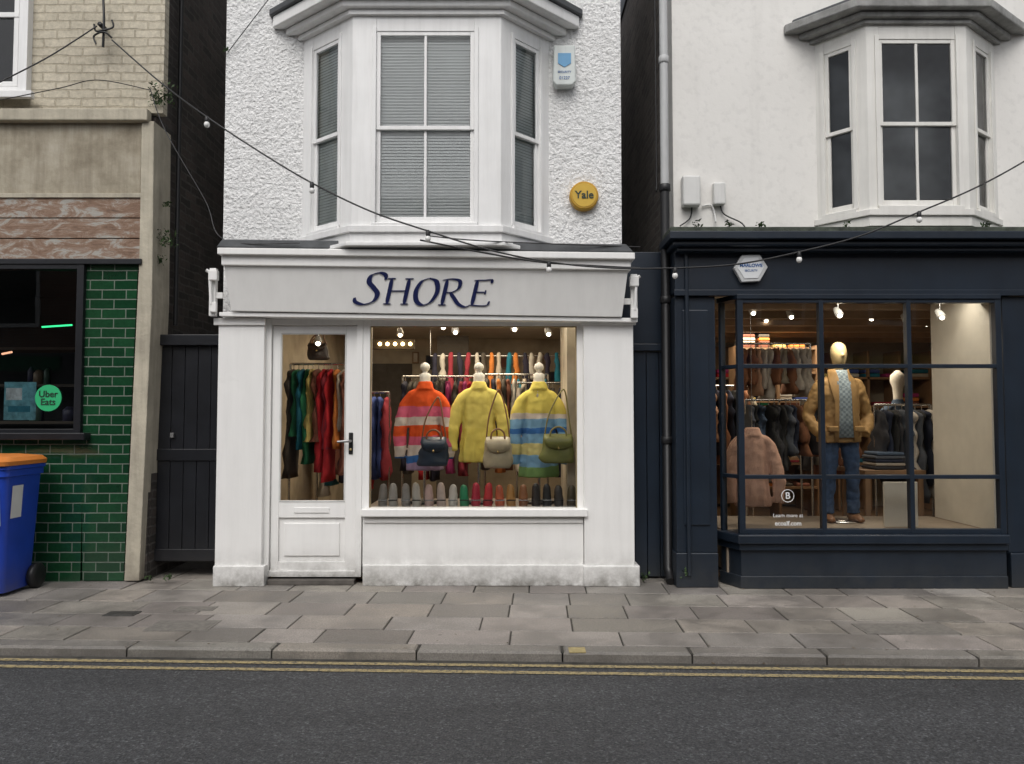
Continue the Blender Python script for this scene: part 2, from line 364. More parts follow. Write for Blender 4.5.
# ---------------------------------------------------------------- LEFT BUILDING
LB=group('green_tiled_shop')
WL=.12
TOP=6.4
RB('upper_wall',-420,112,163,112,WL,.2,creambrick,LB,0,z0=W(0,113,WL).z,z1=TOP) 
lx=W(152,300,.15).x
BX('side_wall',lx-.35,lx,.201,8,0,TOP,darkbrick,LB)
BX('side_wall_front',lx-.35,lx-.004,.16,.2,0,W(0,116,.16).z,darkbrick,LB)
BX('roof',-9,lx,.1,8,TOP,TOP+.2,lead,LB)
RB('string_course',-420,108,147,120,.03,WL-.002,beam,LB,.01)
RB('concrete_panel',-420,120.5,141,196,.10,.19,panelm,LB)
RB('panel_edge',-420,193,141,197.5,.07,.0985,beam,LB)
for k,(a,b_) in enumerate(((198,217.5),(218.5,238),(239,260))): RB('timber_fascia_plank_%d'%k,-420,a,141,b_,.085+.003*k,.19,peelm,LB,.003)
RB('fascia_bottom_trim',-420,258.5,141,264,.05,.083,blackp,LB)
PB('render_pilaster',[(141.5,121),(154,121),(152,300),(139,581),(124,581),(139,262)],.07,.4,beam,LB,.006)
PB('tiled_pier',[(82,264),(138,264),(123.5,581),(82,581)],.10,.35,tile,LB,.003)
RB('tiled_riser',-420,437,81.7,583,.103,.35,tile,LB,.003)
fx=frame('shop_window_frame',-300,262,82,436,7,.06,.16,blackp,LB)
RB('window_sill',-305,433,84,440,.0,.1,blackp,LB,.005)
panel_glass('shop_window_glass',fx[0],fx[1],fx[2],fx[3],.11,glass,LB)
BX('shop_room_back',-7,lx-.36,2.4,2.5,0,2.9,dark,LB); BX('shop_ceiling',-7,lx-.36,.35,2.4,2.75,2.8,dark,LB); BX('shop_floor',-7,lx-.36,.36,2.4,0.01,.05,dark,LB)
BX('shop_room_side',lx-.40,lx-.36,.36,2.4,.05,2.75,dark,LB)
neon=EM('green_neon',(.05,1,.35),1.4,True)
tube('neon_strip',[W(42,327,.8),W(72,325,.8)],.008,neon,LB,smooth=False)
tube('pink_neon',[W(2,354,1.2),W(12,352,1.2)],.01,EM('pinkish_light',(1,.5,.3),1.2),LB,smooth=False)
shelfm=M('dim_shelf',(.09,.07,.05),.6)
for zz in (.9,1.3,1.7,2.1): BX('shelf',-7,lx-.6,1.9,2.3,zz,zz+.03,shelfm,LB)
jm=[M('jar_glaze',c,.4) for c in ((.3,.22,.15),(.12,.2,.16),(.4,.36,.3),(.07,.07,.12))]
for k in range(34):
    x=random.uniform(-5.4,-3.5); z=random.choice((.93,1.33,1.73)); w=random.uniform(.05,.14); h=random.uniform(.1,.25)
    lathe('jar',(x,2.05,z),[(w/2,0),(w/2,h*.8),(w/4,h),(w/5,h*1.05)],random.choice(jm),LB,10)
st=group('round_window_sticker'); c=W(48,398,.095)
lathe('disc',(c.x,.098,c.z),[(.112,0),(.112,.006)],M('sticker_green',(.03,.42,.17),.4,.03),st,40,'y',True)
tm=M('sticker_ink',(.01,.03,.02),.5)
text('lettering_top','Uber',(c.x,.0955,c.z+.032),.078,tm,st,bold=.001); text('lettering_bottom','Eats',(c.x,.0955,c.z-.035),.078,tm,st,bold=.001)
po=group('window_poster')
RB('sheet',4,382,36,420,.13,.134,M('poster_blue',(.15,.38,.45),.5,.5,14),po,0)
RB('sheet_band',6,388,22,400,.127,.129,M('poster_white',(.55,.6,.62),.5,.3,20),po,0)
RB('sheet_foot',8,406,30,412,.127,.129,M('poster_teal',(.03,.2,.28),.5,.2,20),po,0)
fx=frame('upper_window_frame',-70,-60,28,95,9,.05,.198,whiteU,LB)
frame('upper_window_sash',-61,-50,19,86,5,.09,.19,whiteU,LB); panel_glass('upper_window_glass',fx[0],fx[1],fx[2],fx[3],.105,glassU,LB)
RB('upper_window_backing',-61,-51,19,86,.112,.118,dark,LB,0); RB('upper_window_sill',-75,90,31,97,.0,.05,whiteU,LB,.005)
RB('upper_window_meeting_rail',-60,12,19,17,.085,.11,whiteU,LB)
ir=group('iron_cable_bracket'); ym=.0
tube('stem',[W(103,-6,.02),W(104,20,ym),W(103,47,.02)],.011,blackm,ir)
tube('scroll_a',[W(94,24,ym),W(96,31,ym),W(104,30,ym-.02),W(113,27,ym),W(112,20,ym)],.008,blackm,ir)
tube('scroll_b',[W(96,44,ym),W(94,36,ym),W(104,32,ym-.02),W(112,38,ym)],.008,blackm,ir)
lathe('hook_plate',(W(104,28,.1).x,.03,W(104,28,.1).z),[(.02,0),(.02,.09)],blackm,ir,12,'y')
# ---------------------------------------------------------------- alley gate
ag=group('alley_gate')
gx0,gx1=lx+.002,W(214,450,.1).x
for i in range(5):
    a=gx0+(gx1-gx0)*i/5; BX('board_%d'%i,a+.002,a+(gx1-gx0)/5-.002,.30,.33,.13,W(0,346,.3).z,blackp,ag,.003)
BX('gate_rail_mid',gx0,gx1,.287,.299,1.0,1.1,blackp,ag,.003); BX('gate_header',gx0,gx1,.25,.36,W(0,346,.3).z+.003,W(0,335,.3).z,blackp,ag,.005)
BX('gate_kick',gx0,gx1,.28,.298,.14,.24,blackp,ag,.003)
BX('bolt',gx0+.12,gx0+.15,.27,.297,1.2,1.24,M('steel_bolt',(.3,.3,.3),.5,.1,metal=.8),ag,.002)
back=group('alley_end_wall'); BX('wall',-3.3,2.2,8,8.2,0,7,greybrick,back)
tube('alley_pipe',[(lx+.05,.5,2.2),(lx+.05,.5,2.7),(lx+.05,.5,6)],.02,blackm,ag,smooth=False)
# ---------------------------------------------------------------- BOUTIQUE BUILDING
SB=group('white_boutique_building')
WY=.12
sx0,sx1=W(225,120,WY).x,W(621,120,WY).x
zc=W(0,246,WY).z
BX('upper_wall',sx0,sx1,WY,8,zc-.05,TOP,pebble,SB)
BX('roof',sx0-.05,sx1+.05,.05,8,TOP,TOP+.2,lead,SB)
BX('side_wall_a',sx0+.01,sx0+.16,.12,8,0,zc-.06,pebble,SB); BX('side_wall_b',sx1-.16,sx1-.01,.12,8,0,zc-.06,pebble,SB)
PB('lead_roof',[(222,239),(626,244),(634,252),(216,247)],-.22,WY-.002,lead,SB,.008)
PB('cornice_upper',[(217,247.5),(635,252.5),(635,259),(217,254)],-.30,.1,white,SB,.006)
PB('cornice_lower',[(221,254.5),(631,259.5),(631,270),(221,265)],-.26,.1,white,SB,.008)
tl,tr,br_,bl=W(224,265.5,-.235),W(628,270.5,-.235),W(622,317,-.145),W(231,311,-.145)
bk=[Vector((p.x,.08,p.z)) for p in (tl,tr,br_,bl)]
prismv('sign_board',[tl,tr,br_,bl],bk,signm,SB,.004)
PB('sign_bottom_bead',[(219,312),(632,318),(632,322),(219,316)],-.125,.06,white,SB,.004)
ink=M('navy_lettering',(.014,.020,.085),.35,.1)
let=group('shop_name_lettering'); let.parent=SB
ex=((br_+tr)/2-(bl+tl)/2).normalized(); eyv=((tl+tr)/2-(bl+br_)/2).normalized(); nv=ex.cross(eyv).normalized()
if nv.y>0: nv=-nv
def glyph(name,strokes,u0,hgt):
    for si,(pts,ww) in enumerate(strokes):
        pp=cat([Vector((p[0],p[1],0)) for p in pts],10) if len(pts)>2 else [Vector((pts[0][0],pts[0][1],0)).lerp(Vector((pts[1][0],pts[1][1],0)),k/10) for k in range(11)]
        nib=Vector((math.cos(math.radians(18)),math.sin(math.radians(18)),0))
        v=[];f=[]
        for i,p in enumerate(pp):
            d=(pp[min(i+1,len(pp)-1)]-pp[max(i-1,0)]).normalized()
            nr=Vector((-d.y,d.x,0)); k=abs(d.x*nib.y-d.y*nib.x)
            tp=i/(len(pp)-1); end=min(1,.45+4*min(tp,1-tp)) 
            h=max(.020,ww*.53*k)*end
            for sgn in (1,-1):
                q=p+nr*h*sgn; qx=(q.x+.24*q.y)
                for off in (.001,.008): v.append(u0+ex*(qx*hgt)+eyv*(q.y*hgt)+nv*off)
        for i in range(len(pp)-1):
            a=i*4;b_=a+4
            f+=[(a+1,b_+1,b_+3,a+3),(a,a+1,b_+1,b_),(a+2,b_+2,b_+3,a+3)]
        mesh(name+'_stroke_%d'%si,v,f,ink,let,recalc=False)
Ls={'S':[([(.70,.80),(.66,.96),(.44,1.03),(.20,.94),(.16,.72),(.36,.52),(.52,.32),(.44,.08),(.14,-.04),(-.16,.04),(-.22,.18)],.16)],
'H':[([(.10,.96),(.10,.02)],.15),([(.76,.96),(.76,.02)],.15),([(.10,.50),(.76,.52)],.1),([(-.06,.97),(.24,.98)],.08),([(.60,.97),(.92,.98)],.08),([(-.04,.01),(.26,.01)],.08),([(.62,.01),(.92,.02)],.08)],
'O':[([(.42,1.0),(.16,.88),(.02,.52),(.12,.14),(.40,-.01),(.68,.14),(.82,.52),(.70,.88),(.42,1.0)],.17)],
'R':[([(.10,.96),(.10,.02)],.15),([(-.08,.95),(.28,1.0),(.58,.92),(.60,.66),(.38,.50),(.12,.49)],.14),([(.30,.50),(.52,.26),(.74,.04),(1.0,-.06),(1.15,.0)],.14),([(-.04,.01),(.26,.01)],.08)],
'E':[([(.10,.96),(.10,.02)],.15),([(-.02,.96),(.34,.97),(.62,.99),(.66,.86)],.1),([(.10,.51),(.50,.52)],.1),([(.50,.60),(.50,.43)],.06),([(-.02,.02),(.36,.0),(.66,.02),(.74,.18)],.1)]}
def onboard(px,py):
    a=W(px,py,-.235); b0=W(px,py,.0); d=b0-a; t=(tl-a).dot(nv)/d.dot(nv); return a+d*t
hh=(onboard(420,277)-onboard(420,305)).length
for ch,px,py,sc in (('S',360,303,1.06),('H',384,304,.94),('O',412.5,304.5,.95),('R',439,305,.94),('E',469,305.5,.94)):
    glyph('letter_'+ch,Ls[ch],onboard(px,py),hh*sc)
for side,(cx,cy) in enumerate(((212,294),(634,300))):
    g=group('awning_arm_bracket'); s=-1 if side==0 else 1; yy=-.12
    RB('back_plate',cx-3,cy-26,cx+3.5,cy+22,yy,yy+.05,white,g,.004)
    RB('pivot_block',cx-4,cy-24,cx+5,cy-14,yy-.05,yy-.001,white,g,.006)
    RB('lower_block',cx-3,cy+8,cx+4,cy+18,yy-.035,yy-.001,white,g,.006)
    tube('folded_arm',[W(cx+2*s,cy-14,yy-.03),W(cx+1*s,cy+10,yy-.03)],.013,white,g,smooth=False)
    tube('stay',[W(cx-1*s,cy-20,yy-.02),W(cx+6*s,cy-24,yy-.04)],.014,white,g,smooth=False)
    BX('fixing_arm',min(W(cx,cy,yy).x,W(cx-10*s,cy,yy).x),max(W(cx,cy,yy).x,W(cx-10*s,cy,yy).x),yy+.015,yy+.04,W(0,cy+4,yy).z,W(0,cy-2,yy).z,white,g,.003)
for nm,l,r in (('left_pilaster',216.5,263),('right_pilaster',584,634)):
    RB(nm+'_shaft',l,320,r,567,-.05,.12,white,SB,.006)
    RB(nm+'_cap',l-3,318,r+2,325,-.07,-.052,white,SB,.004)
    RB(nm+'_plinth',l-4 if l<300 else l-.5,566,r+1 if l<300 else r+6,589,-.085,.12,white,SB,.008,z0=0.0)
dx=frame('door_frame',264,319,362,577,6,.0,.12,white,SB)
dr=group('glazed_shop_door')
x0,x1=dx[0]+.004,dx[1]-.004; z0,z1=.07,dx[3]-.004
gx0_,gx1_=W(280,400,.03).x,W(346,400,.03).x; gz0,gz1=W(0,502,.03).z,W(0,333,.03).z
BX('stile_a',x0,gx0_,.03,.075,z0,z1,white,dr,.003); BX('stile_b',gx1_,x1,.03,.075,z0,z1,white,dr,.003)
BX('top_rail',gx0_,gx1_,.032,.075,gz1,z1,white,dr,.003); BX('bottom_rail',gx0_,gx1_,.032,.075,z0,z0+.11,white,dr,.003)
BX('mid_rail',gx0_,gx1_,.032,.075,gz0-.13,gz0,white,dr,.003); BX('panel_field',gx0_,gx1_,.052,.07,z0+.11,gz0-.13,white,dr,.002)
BX('panel_raised',gx0_+.045,gx1_-.045,.040,.0515,z0+.155,gz0-.175,white,dr,.008)
BX('letter_plate',gx0_+.13,gx1_-.13,.024,.0315,gz0-.09,gz0-.045,white,dr,.003)
bead=M('glazing_bead',(.6,.6,.58),.5)
for a,b_,c_,d_ in ((gx0_,gx0_+.012,gz0,gz1),(gx1_-.012,gx1_,gz0,gz1),(gx0_+.012,gx1_-.012,gz0,gz0+.012),(gx0_+.012,gx1_-.012,gz1-.012,gz1)):
    BX('bead',a,b_,.028,.05,c_,d_,bead,dr,.002)
panel_glass('glass',gx0_,gx1_,gz0,gz1,.052,glass,dr)
q=W(351,441,.03); BX('handle_plate',q.x-.018,q.x+.018,.022,.0295,q.z-.11,q.z+.07,blackm,dr,.006)
tube('lever',[(q.x,.02,q.z),(q.x,-.02,q.z),(q.x-.03,-.03,q.z),(q.x-.10,-.03,q.z-.005)],.011,M('steel_lever',(.3,.3,.3),.3,.1,metal=.9),dr)
lathe('lock',(q.x,.012,q.z-.07),[(.011,0),(.011,.012)],M('brass',(.5,.4,.2),.35,.1,metal=.9),dr,12,'y')
BX('threshold',dx[0]-.0,dx[1],-.03,.12,0.0,.045,M('stone_step',(.10,.09,.08),.8,.3,10,.4),SB,.006)
BX('weather_bar',x0,x1,.0,.03,.075,.11,white,SB,.004)
wx=frame('shop_window_frame',362.5,319,584,515,7,.005,.11,white,SB)
panel_glass('shop_window_glass',wx[0],wx[1],wx[2],wx[3],.05,glass,SB)
bb_=M('brass_bead',(.35,.28,.16),.4,.2,metal=.5)
for a,b_,c_,d_ in ((wx[0],wx[0]+.01,wx[2],wx[3]),(wx[1]-.01,wx[1],wx[2],wx[3]),(wx[0]+.01,wx[1]-.01,wx[3]-.01,wx[3])):
    BX('window_bead',a,b_,.02,.045,c_,d_,bb_,SB,.002)
RB('window_sill',361,509,588,517,-.08,.0045,white,SB,.008)
RB('stall_riser',362.5,517.5,583.5,567,-.02,.12,white,SB,.003)
RB('stall_riser_moulding',364,519,583,523,-.035,-.021,white,SB,.004)
RB('stall_riser_plinth',362.5,565,587,589,-.06,-.021,white,SB,.006,z0=0.0)
def room(g,x0,x1,y0,y1,z0,z1,wall,floor,ceil):
    BX('room_floor',x0,x1,y0,y1,z0-.04,z0,floor,g); BX('room_ceiling',x0,x1,y0,y1,z1,z1+.04,ceil,g)
    BX('room_back',x0,x1,y1,y1+.05,z0,z1,wall,g); BX('room_side_a',x0-.05,x0,y0,y1,z0,z1,wall,g); BX('room_side_b',x1,x1+.05,y0,y1,z0,z1,wall,g)
warmwall=M('warm_cream_wall',(.44,.38,.29),.8,.25,3); woodf=M('oak_floor',(.18,.11,.06),.5,.3,3); ceilm=M('ceiling_paint',(.50,.46,.40),.8,.08)
rx0,rx1=sx0+.2,sx1-.2
room(SB,rx0,rx1,.13,4.2,.06,2.45,warmwall,woodf,ceilm)
BX('display_plinth',wx[0]-.05,wx[1]+.05,.125,.85,.1,wx[2]-.012,M('display_bed',(.22,.18,.15),.7),SB,.005)
BX('display_side_panel',wx[1]-.06,wx[1]+.02,.3,1.2,wx[2],2.3,warmwall,SB)
def cloth(name,c,rough=.85): return M(name,c,rough,.14,12,.4,90,.004,spec=.2)
pal=[(.50,.03,.04),(.03,.20,.10),(.02,.16,.24),(.58,.20,.05),(.45,.40,.34),(.03,.03,.05),(.36,.04,.16),(.08,.07,.06),(.05,.08,.26),(.55,.45,.16),(.20,.08,.055),(.50,.48,.44),(.30,.04,.06)]
palm=[cloth('fabric_%d'%i,c) for i,c in enumerate(pal)]
chrome=M('chrome_rail',(.6,.6,.6),.25,.05,metal=1)
def rail(x0,x1,y,zt,ln,n,mats,depth=.18,zleg=None,ordered=False):
    g=group('clothes_rail')
    tube('bar',[(x0,y,zt),(x1,y,zt)],.012,chrome,g,smooth=False)
    for e in (x0,x1): tube('post',[(e,y,zt),(e,y,zleg if zleg is not None else .08)],.012,chrome,g,smooth=False)
    for i in range(n):
        x=x0+(x1-x0)*(i+.5)/n+random.uniform(-.012,.012); t=(x1-x0)/n*.62; L=ln*random.uniform(.62,1.12); m_=mats[i%len(mats)] if ordered else random.choice(mats)
        yj=y+random.uniform(-.03,.03)
        tube('hanger_hook',[(x,yj,zt+.01),(x,yj,zt-.06)],.004,chrome,g,smooth=False)
        dxx=random.uniform(-.03,.03)
        limb('garment',[(x,yj,zt-.05),(x,yj,zt-.09),(x+dxx*.3,yj,zt-.2),(x+dxx*.6,yj,zt-.05-L*.5),(x+dxx,yj,zt-.05-L)],[(t*.4,.03),(t*.6,depth*.8),(t*.8,depth),(t,depth*.9),(t*1.3,depth*1.05)],m_,g,14,4,wr=.38,wf=11)
    return g
a=W(290,400,.9); b_=W(350,400,.9)
rail(a.x,b_.x,.9,W(0,364,.9).z,.95,12,[palm[i] for i in (7,1,2,1,9,10,0,12,0,3,4,10)],.2,ordered=True)
rail(rx0+.1,rx0+.9,2.2,1.65,1.0,12,palm)
rail(-1.15,-.35,1.7,1.80,.95,14,[palm[i] for i in (5,7,12,10,5,6,7,0)])
rail(-.30,.40,2.2,1.85,.95,12,[palm[i] for i in (7,5,10,3,2,4,11)])
rail(.05,.62,1.35,1.72,.8,10,[palm[i] for i in (5,8,7,4,5,10)])
shm=M('shelf_oak',(.22,.13,.07),.5,.2)
pw=group('picture_wall')
for k in range(12):
    x=-1.3+k*.17+random.uniform(-.03,.03); z=random.uniform(1.9,2.25); w=random.uniform(.04,.08); h=random.uniform(.05,.10)
    BX('picture_frame',x-w,x+w,4.13,4.17,z-h,z+h,random.choice((blackm,shm,palm[11])),pw,.004); BX('picture',x-w+.02,x+w-.02,4.12,4.128,z-h+.02,z+h-.02,palm[random.choice((4,7,10,11,5))],pw)
BX('dark_curtain',-.95,-.55,3.3,3.35,.1,2.4,palm[7],pw)
# scarves on a high rail and bags on pegs
sc_=group('scarf_rail'); tube('bar',[(-1.0,3.0,2.12),(.6,3.0,2.12)],.010,chrome,sc_,smooth=False)
for e in (-1.0,.6): tube('bar_hanger',[(e,3.0,2.12),(e,3.0,2.45)],.006,chrome,sc_,smooth=False)
for k in range(16):
    x=-.95+k*.1+random.uniform(-.02,.02); L=random.uniform(.25,.5)
    limb('scarf',[(x,3.0,2.15),(x,2.98,2.1),(x+random.uniform(-.02,.02),2.98,2.1-L*.5),(x+random.uniform(-.03,.03),2.98,2.1-L)],[(.02,.02),(.03,.03),(.035,.03),(.05,.03)],palm[random.choice((4,11,7,10,5,3,2,12))],sc_,10,3,wr=.4,wf=15)
BX('dark_store_door',rx0+.1,rx0+.9,4.1,4.15,.1,2.1,palm[7],pw)
mg=group('lit_mirror')
BX('frame_board',W(374,0,1.5).x,W(416,0,1.5).x,1.53,1.56,W(0,349,1.5).z,W(0,339,1.5).z,palm[7],mg,.004)
bulbm=EM('warm_bulb',(1,.66,.28),9)
for k in range(5):
    q=W(380+k*7.6,344,1.5); ball('bulb',(q.x,1.49,q.z),.020,bulbm,mg)
def area(name,loc,sx,sy,e,col,par=None):
    l=bpy.data.lights.new(name,'AREA'); l.shape='RECTANGLE'; l.size=sx; l.size_y=sy; l.energy=e; l.color=col
    o=bpy.data.objects.new(name,l); S.collection.objects.link(o); o.location=loc
    if par: o.parent=par
    return o
lens=EM('lamp_lens',(1,.88,.70),12); lhm=M('lamp_housing',(.7,.7,.68),.4)
def spot(px,py,y,e=0,aim=(0,0,-1),zc_=2.45):
    g=group('ceiling_spotlight'); q=W(px,py,y)
    tube('stem',[(q.x,y,zc_),(q.x,y,q.z+.03)],.006,chrome,g,smooth=False)
    limb('housing',[(q.x-.01,y+.03,q.z+.035),(q.x,y,q.z),(q.x+.005,y-.02,q.z-.03)],[.022,.032,.036],lhm,g,14,2)
    ball('lens',(q.x+.006,y-.022,q.z-.035),.020,lens,g)
    if e:
        l=bpy.data.lights.new('lamp','SPOT'); l.energy=e; l.color=(1,.86,.68); l.spot_size=math.radians(120); l.spot_blend=.8; l.shadow_soft_size=.05
        o=bpy.data.objects.new('lamp',l); S.collection.objects.link(o); o.location=(q.x,y-.03,q.z-.09); o.parent=g
        o.rotation_euler=Vector(aim).to_track_quat('-Z','Y').to_euler()
for px,py,y,e in ((443,324,.75,20),(455,329,.9,0),(514,326,.8,22),(318,340,.6,0),(400,332,1.5,0),(548,331,1.2,0)):
    spot(px,py,y,e,aim=(0,-.15,-1))
area('shop_fill_light',(-.7,2.2,2.44),1.6,1.0,38,(1,.82,.58),par=SB)  # added fill under the ceiling, not an actual panel lamp
area('display_fill_light',(-.2,.30,2.43),1.6,.10,12,(1,.90,.76),par=SB)  # area light added over the window display, no strip fitting here
def handbag(cx,cy,zb,w,h,mat,strapm,strap=.3,d=.05,double=True):
    g=group('handbag')
    limb('body',[(cx,cy,zb),(cx,cy,zb+h*.12),(cx,cy,zb+h*.55),(cx,cy,zb+h*.92),(cx,cy,zb+h)],[(w*.44,d*.7),(w*.52,d),(w*.47,d*.9),(w*.38,d*.45),(w*.36,d*.3)],mat,g,28,5,wr=.13,wf=13)
    v=[];f=[]
    for i in range(9):
        u=-1+2*i/8
        v+=[(cx+u*w*.40,cy-d*.45,zb+h*.97),(cx+u*w*.43,cy-d*1.04,zb+h*.8),(cx+u*w*.38,cy-d*1.16,zb+h*(.48+.14*u*u))]
        if i<8: a=i*3; f+=[(a,a+3,a+4,a+1),(a+1,a+4,a+5,a+2)]
    o=mesh('flap',v,f,mat,g,smooth=True,recalc=False); sm=o.modifiers.new('s','SOLIDIFY'); sm.thickness=.006
    ball('clasp',(cx,cy-d*1.2,zb+h*.52),.010,M('gold_clasp',(.6,.45,.2),.3,.1,metal=1),g,seg=10)
    sh=random.uniform(-.06,.06)
    tube('strap',[(cx-w*.40,cy,zb+h*.9),(cx-w*.32+sh*.3,cy-.02,zb+h*.9+strap*.5),(cx-w*.10+sh,cy-.01,zb+h*.9+strap),(cx+w*.04+sh,cy-.01,zb+h*.9+strap),(cx+w*.30,cy-.02,zb+h*.9+strap*.5),(cx+w*.40,cy,zb+h*.9)],.0065,strapm,g)
    if double: tube('grab_handle',[(cx-w*.24,cy-d*.6,zb+h*.88),(cx-w*.2,cy-d*.8,zb+h*1.12),(cx,cy-d*.8,zb+h*1.24),(cx+w*.2,cy-d*.8,zb+h*1.12),(cx+w*.24,cy-d*.6,zb+h*.88)],.008,strapm,g)
    return g
leath=lambda n,c: M(n,c,.42,.15,8,.3,70,.002)
tan=leath('tan_leather',(.24,.12,.06)); navyL=leath('navy_leather',(.02,.035,.06)); creamL=leath('stone_leather',(.40,.35,.25)); oliveL=leath('olive_leather',(.17,.18,.055))
q=W(318,360,.75); handbag(q.x,.75,q.z,.2,.16,leath('dark_brown_leather',(.04,.025,.018)),tan,.12)
linen=M('linen_bust',(.74,.70,.62),.8,.05,20,.3,200,.001)
def stripemat(name,z0,z1,stops,k=.35):
    m,nt,b=newmat(name)
    tc=N(nt,'ShaderNodeTexCoord'); sx=N(nt,'ShaderNodeSeparateXYZ'); nt.links.new(tc.outputs['Object'],sx.inputs[0])
    z=math_(nt,'DIVIDE',math_(nt,'SUBTRACT',sx.outputs[2],z0),z1-z0)
    z=math_(nt,'ADD',z,math_(nt,'MULTIPLY',math_(nt,'SUBTRACT',noiseT(nt,4,3),.5),.08))
    o=ramp(nt,z,stops,'CONSTANT')
    wv=N(nt,'ShaderNodeTexWave'); wv.bands_direction='X'; wv.inputs['Scale'].default_value=34; wv.inputs['Distortion'].default_value=2.5
    nt.links.new(coords(nt),wv.inputs['Vector'])
    o=mixc(nt,o,ramp(nt,wv.outputs['Fac'],[(0,.80),(1,1.05)]),.8,'MULTIPLY')
    nt.links.new(o,b.inputs['Base Color']); b.inputs['Roughness'].default_value=.95; b.inputs['Specular IOR Level'].default_value=.1
    bumpn(nt,b,math_(nt,'ADD',wv.outputs['Fac'],noiseT(nt,80,3)),k,.006); return m
def sweater(g,cx,cy,zt,h,hw,mat,long_=.86,seed=0,tilt=0):
    zs=[(0,.20,.40),(.03,.30,.46),(.07,.56,.50),(.12,.76,.58),(.22,.84,.68),(.5,.86,.74),(.8,.98,.82),(.97,1.06,.84),(1.0,1.02,.78)]
    d=.125
    geos=[limbgeo([(cx,cy,zt-h*a) for a,_,_ in zs],[(hw*.70*w,d*e) for _,w,e in zs],48,5,wr=.02,wf=6+seed,rip=.09,ripn=8+seed%3)]
    geos.append(limbgeo([(cx,cy,zt+.022),(cx,cy,zt),(cx,cy,zt-.05)],[.058,.066,.085],20,3))
    for s in (-1,1):
        geos.append(limbgeo([(cx+s*hw*.22,cy,zt-h*.085),(cx+s*hw*.52,cy,zt-h*.15),(cx+s*hw*.76,cy-.005,zt-h*.28),(cx+s*hw*.91,cy-.03,zt-h*.48),(cx+s*hw*(.99+tilt*s),cy-.05,zt-h*.70),(cx+s*hw*.95,cy-.055,zt-h*long_)],
             [(.03,.055),(.05,.060),(.060,.062),(.060,.055),(.056,.048),(.044,.036)],20,5,wr=.07,wf=10+seed))
    blob('knitwear',geos,mat,g,.010,2,.012,.06)
def bust(px,pyn,pyh,y,hw,mat,seed,tilt=0):
    g=group('dressed_display_bust'); q=W(px,pyn,y); zt=q.z; zh=W(px,pyh,y).z
    prof=[(.075,-.12),(.062,-.04),(.052,.0),(.048,.05),(.050,.085),(.034,.095),(.022,.105),(.024,.115),(.040,.13),(.045,.15),(.036,.175),(.012,.19),(.002,.193)]
    lathe('neck_and_finial',(q.x,y,zt),prof,linen,g,24)
    sweater(g,q.x,y,zt,zt-zh,hw,mat,seed=seed,tilt=tilt)
    tube('stand_pole',[(q.x,y,zh+.3),(q.x,y,wx[2])],.014,chrome,g,smooth=False)
    lathe('stand_base',(q.x,y,wx[2]-.008),[(.13,0),(.13,.015),(.02,.03)],blackm,g,24)
O=(.72,.10,.025);PK=(.66,.13,.22);CR=(.66,.58,.52);LI=(.40,.30,.46);BL=(.05,.16,.44);YE=(.72,.60,.14);LB_=(.20,.38,.58);GRN=(.22,.38,.14)
z1_=W(0,384,.45).z; z0_=W(0,472,.45).z
m1=stripemat('striped_knit_orange',z0_,z1_,[(0,LI),(.10,BL),(.18,CR),(.30,PK),(.40,O),(.52,CR),(.62,PK),(.74,O)])
m2=stripemat('yellow_knit',z0_,z1_,[(0,YE),(.5,(.74,.62,.16))])
m3=stripemat('striped_knit_yellow',z0_,z1_,[(0,GRN),(.07,LB_),(.20,(.62,.56,.25)),(.33,LB_),(.44,BL),(.50,LB_),(.60,CR),(.66,YE)])
bust(425,384,470,.45,.225,m1,1,.04); bust(479,384,462,.45,.235,m2,2,-.03); bust(539,384,477,.45,.235,m3,3,.05)
q=W(434,466,.2); handbag(q.x,.20,q.z,.26,.25,navyL,tan,.34)
q=W(498,468,.2); handbag(q.x,.18,q.z,.25,.27,creamL,tan,.40)
q=W(558,463,.2); handbag(q.x,.18,q.z,.29,.25,oliveL,leath('olive_strap',(.25,.22,.08)),.38)
sr=group('small_leather_pouch_row')
pc=[(.2,.19,.18),(.36,.35,.33),(.26,.25,.24),(.5,.48,.44),(.5,.36,.34),(.55,.45,.42),(.55,.53,.5),(.03,.25,.12),(.42,.03,.06),(.5,.04,.05),(.5,.12,.06),(.42,.22,.07),(.3,.13,.06),(.04,.035,.035),(.03,.03,.03),(.06,.05,.045),(.10,.08,.05)]
for i,c in enumerate(pc):
    px=382+i*11.8+random.uniform(-.8,.8); q=W(px,508,.17); h=.185+random.uniform(-.012,.012); t=random.uniform(-.006,.006); pmat=leath('pouch_leather_%d'%i,c)
    limb('pouch_%d'%i,[(q.x,.17,wx[2]-.008),(q.x,.17,wx[2]+.03),(q.x+t,.17,wx[2]+h*.5),(q.x+t*1.5,.17,wx[2]+h*.8),(q.x+t*2,.17,wx[2]+h*.95),(q.x+t*2,.17,wx[2]+h)],[(.037,.03),(.040,.032),(.036,.028),(.031,.022),(.020,.014),(.004,.004)],pmat,sr,16,4,wr=.05,wf=30)
    BX('pouch_band',q.x-.038,q.x+.038,.132,.139,wx[2]+.045,wx[2]+.053,blackm if i%2 else chrome,sr)
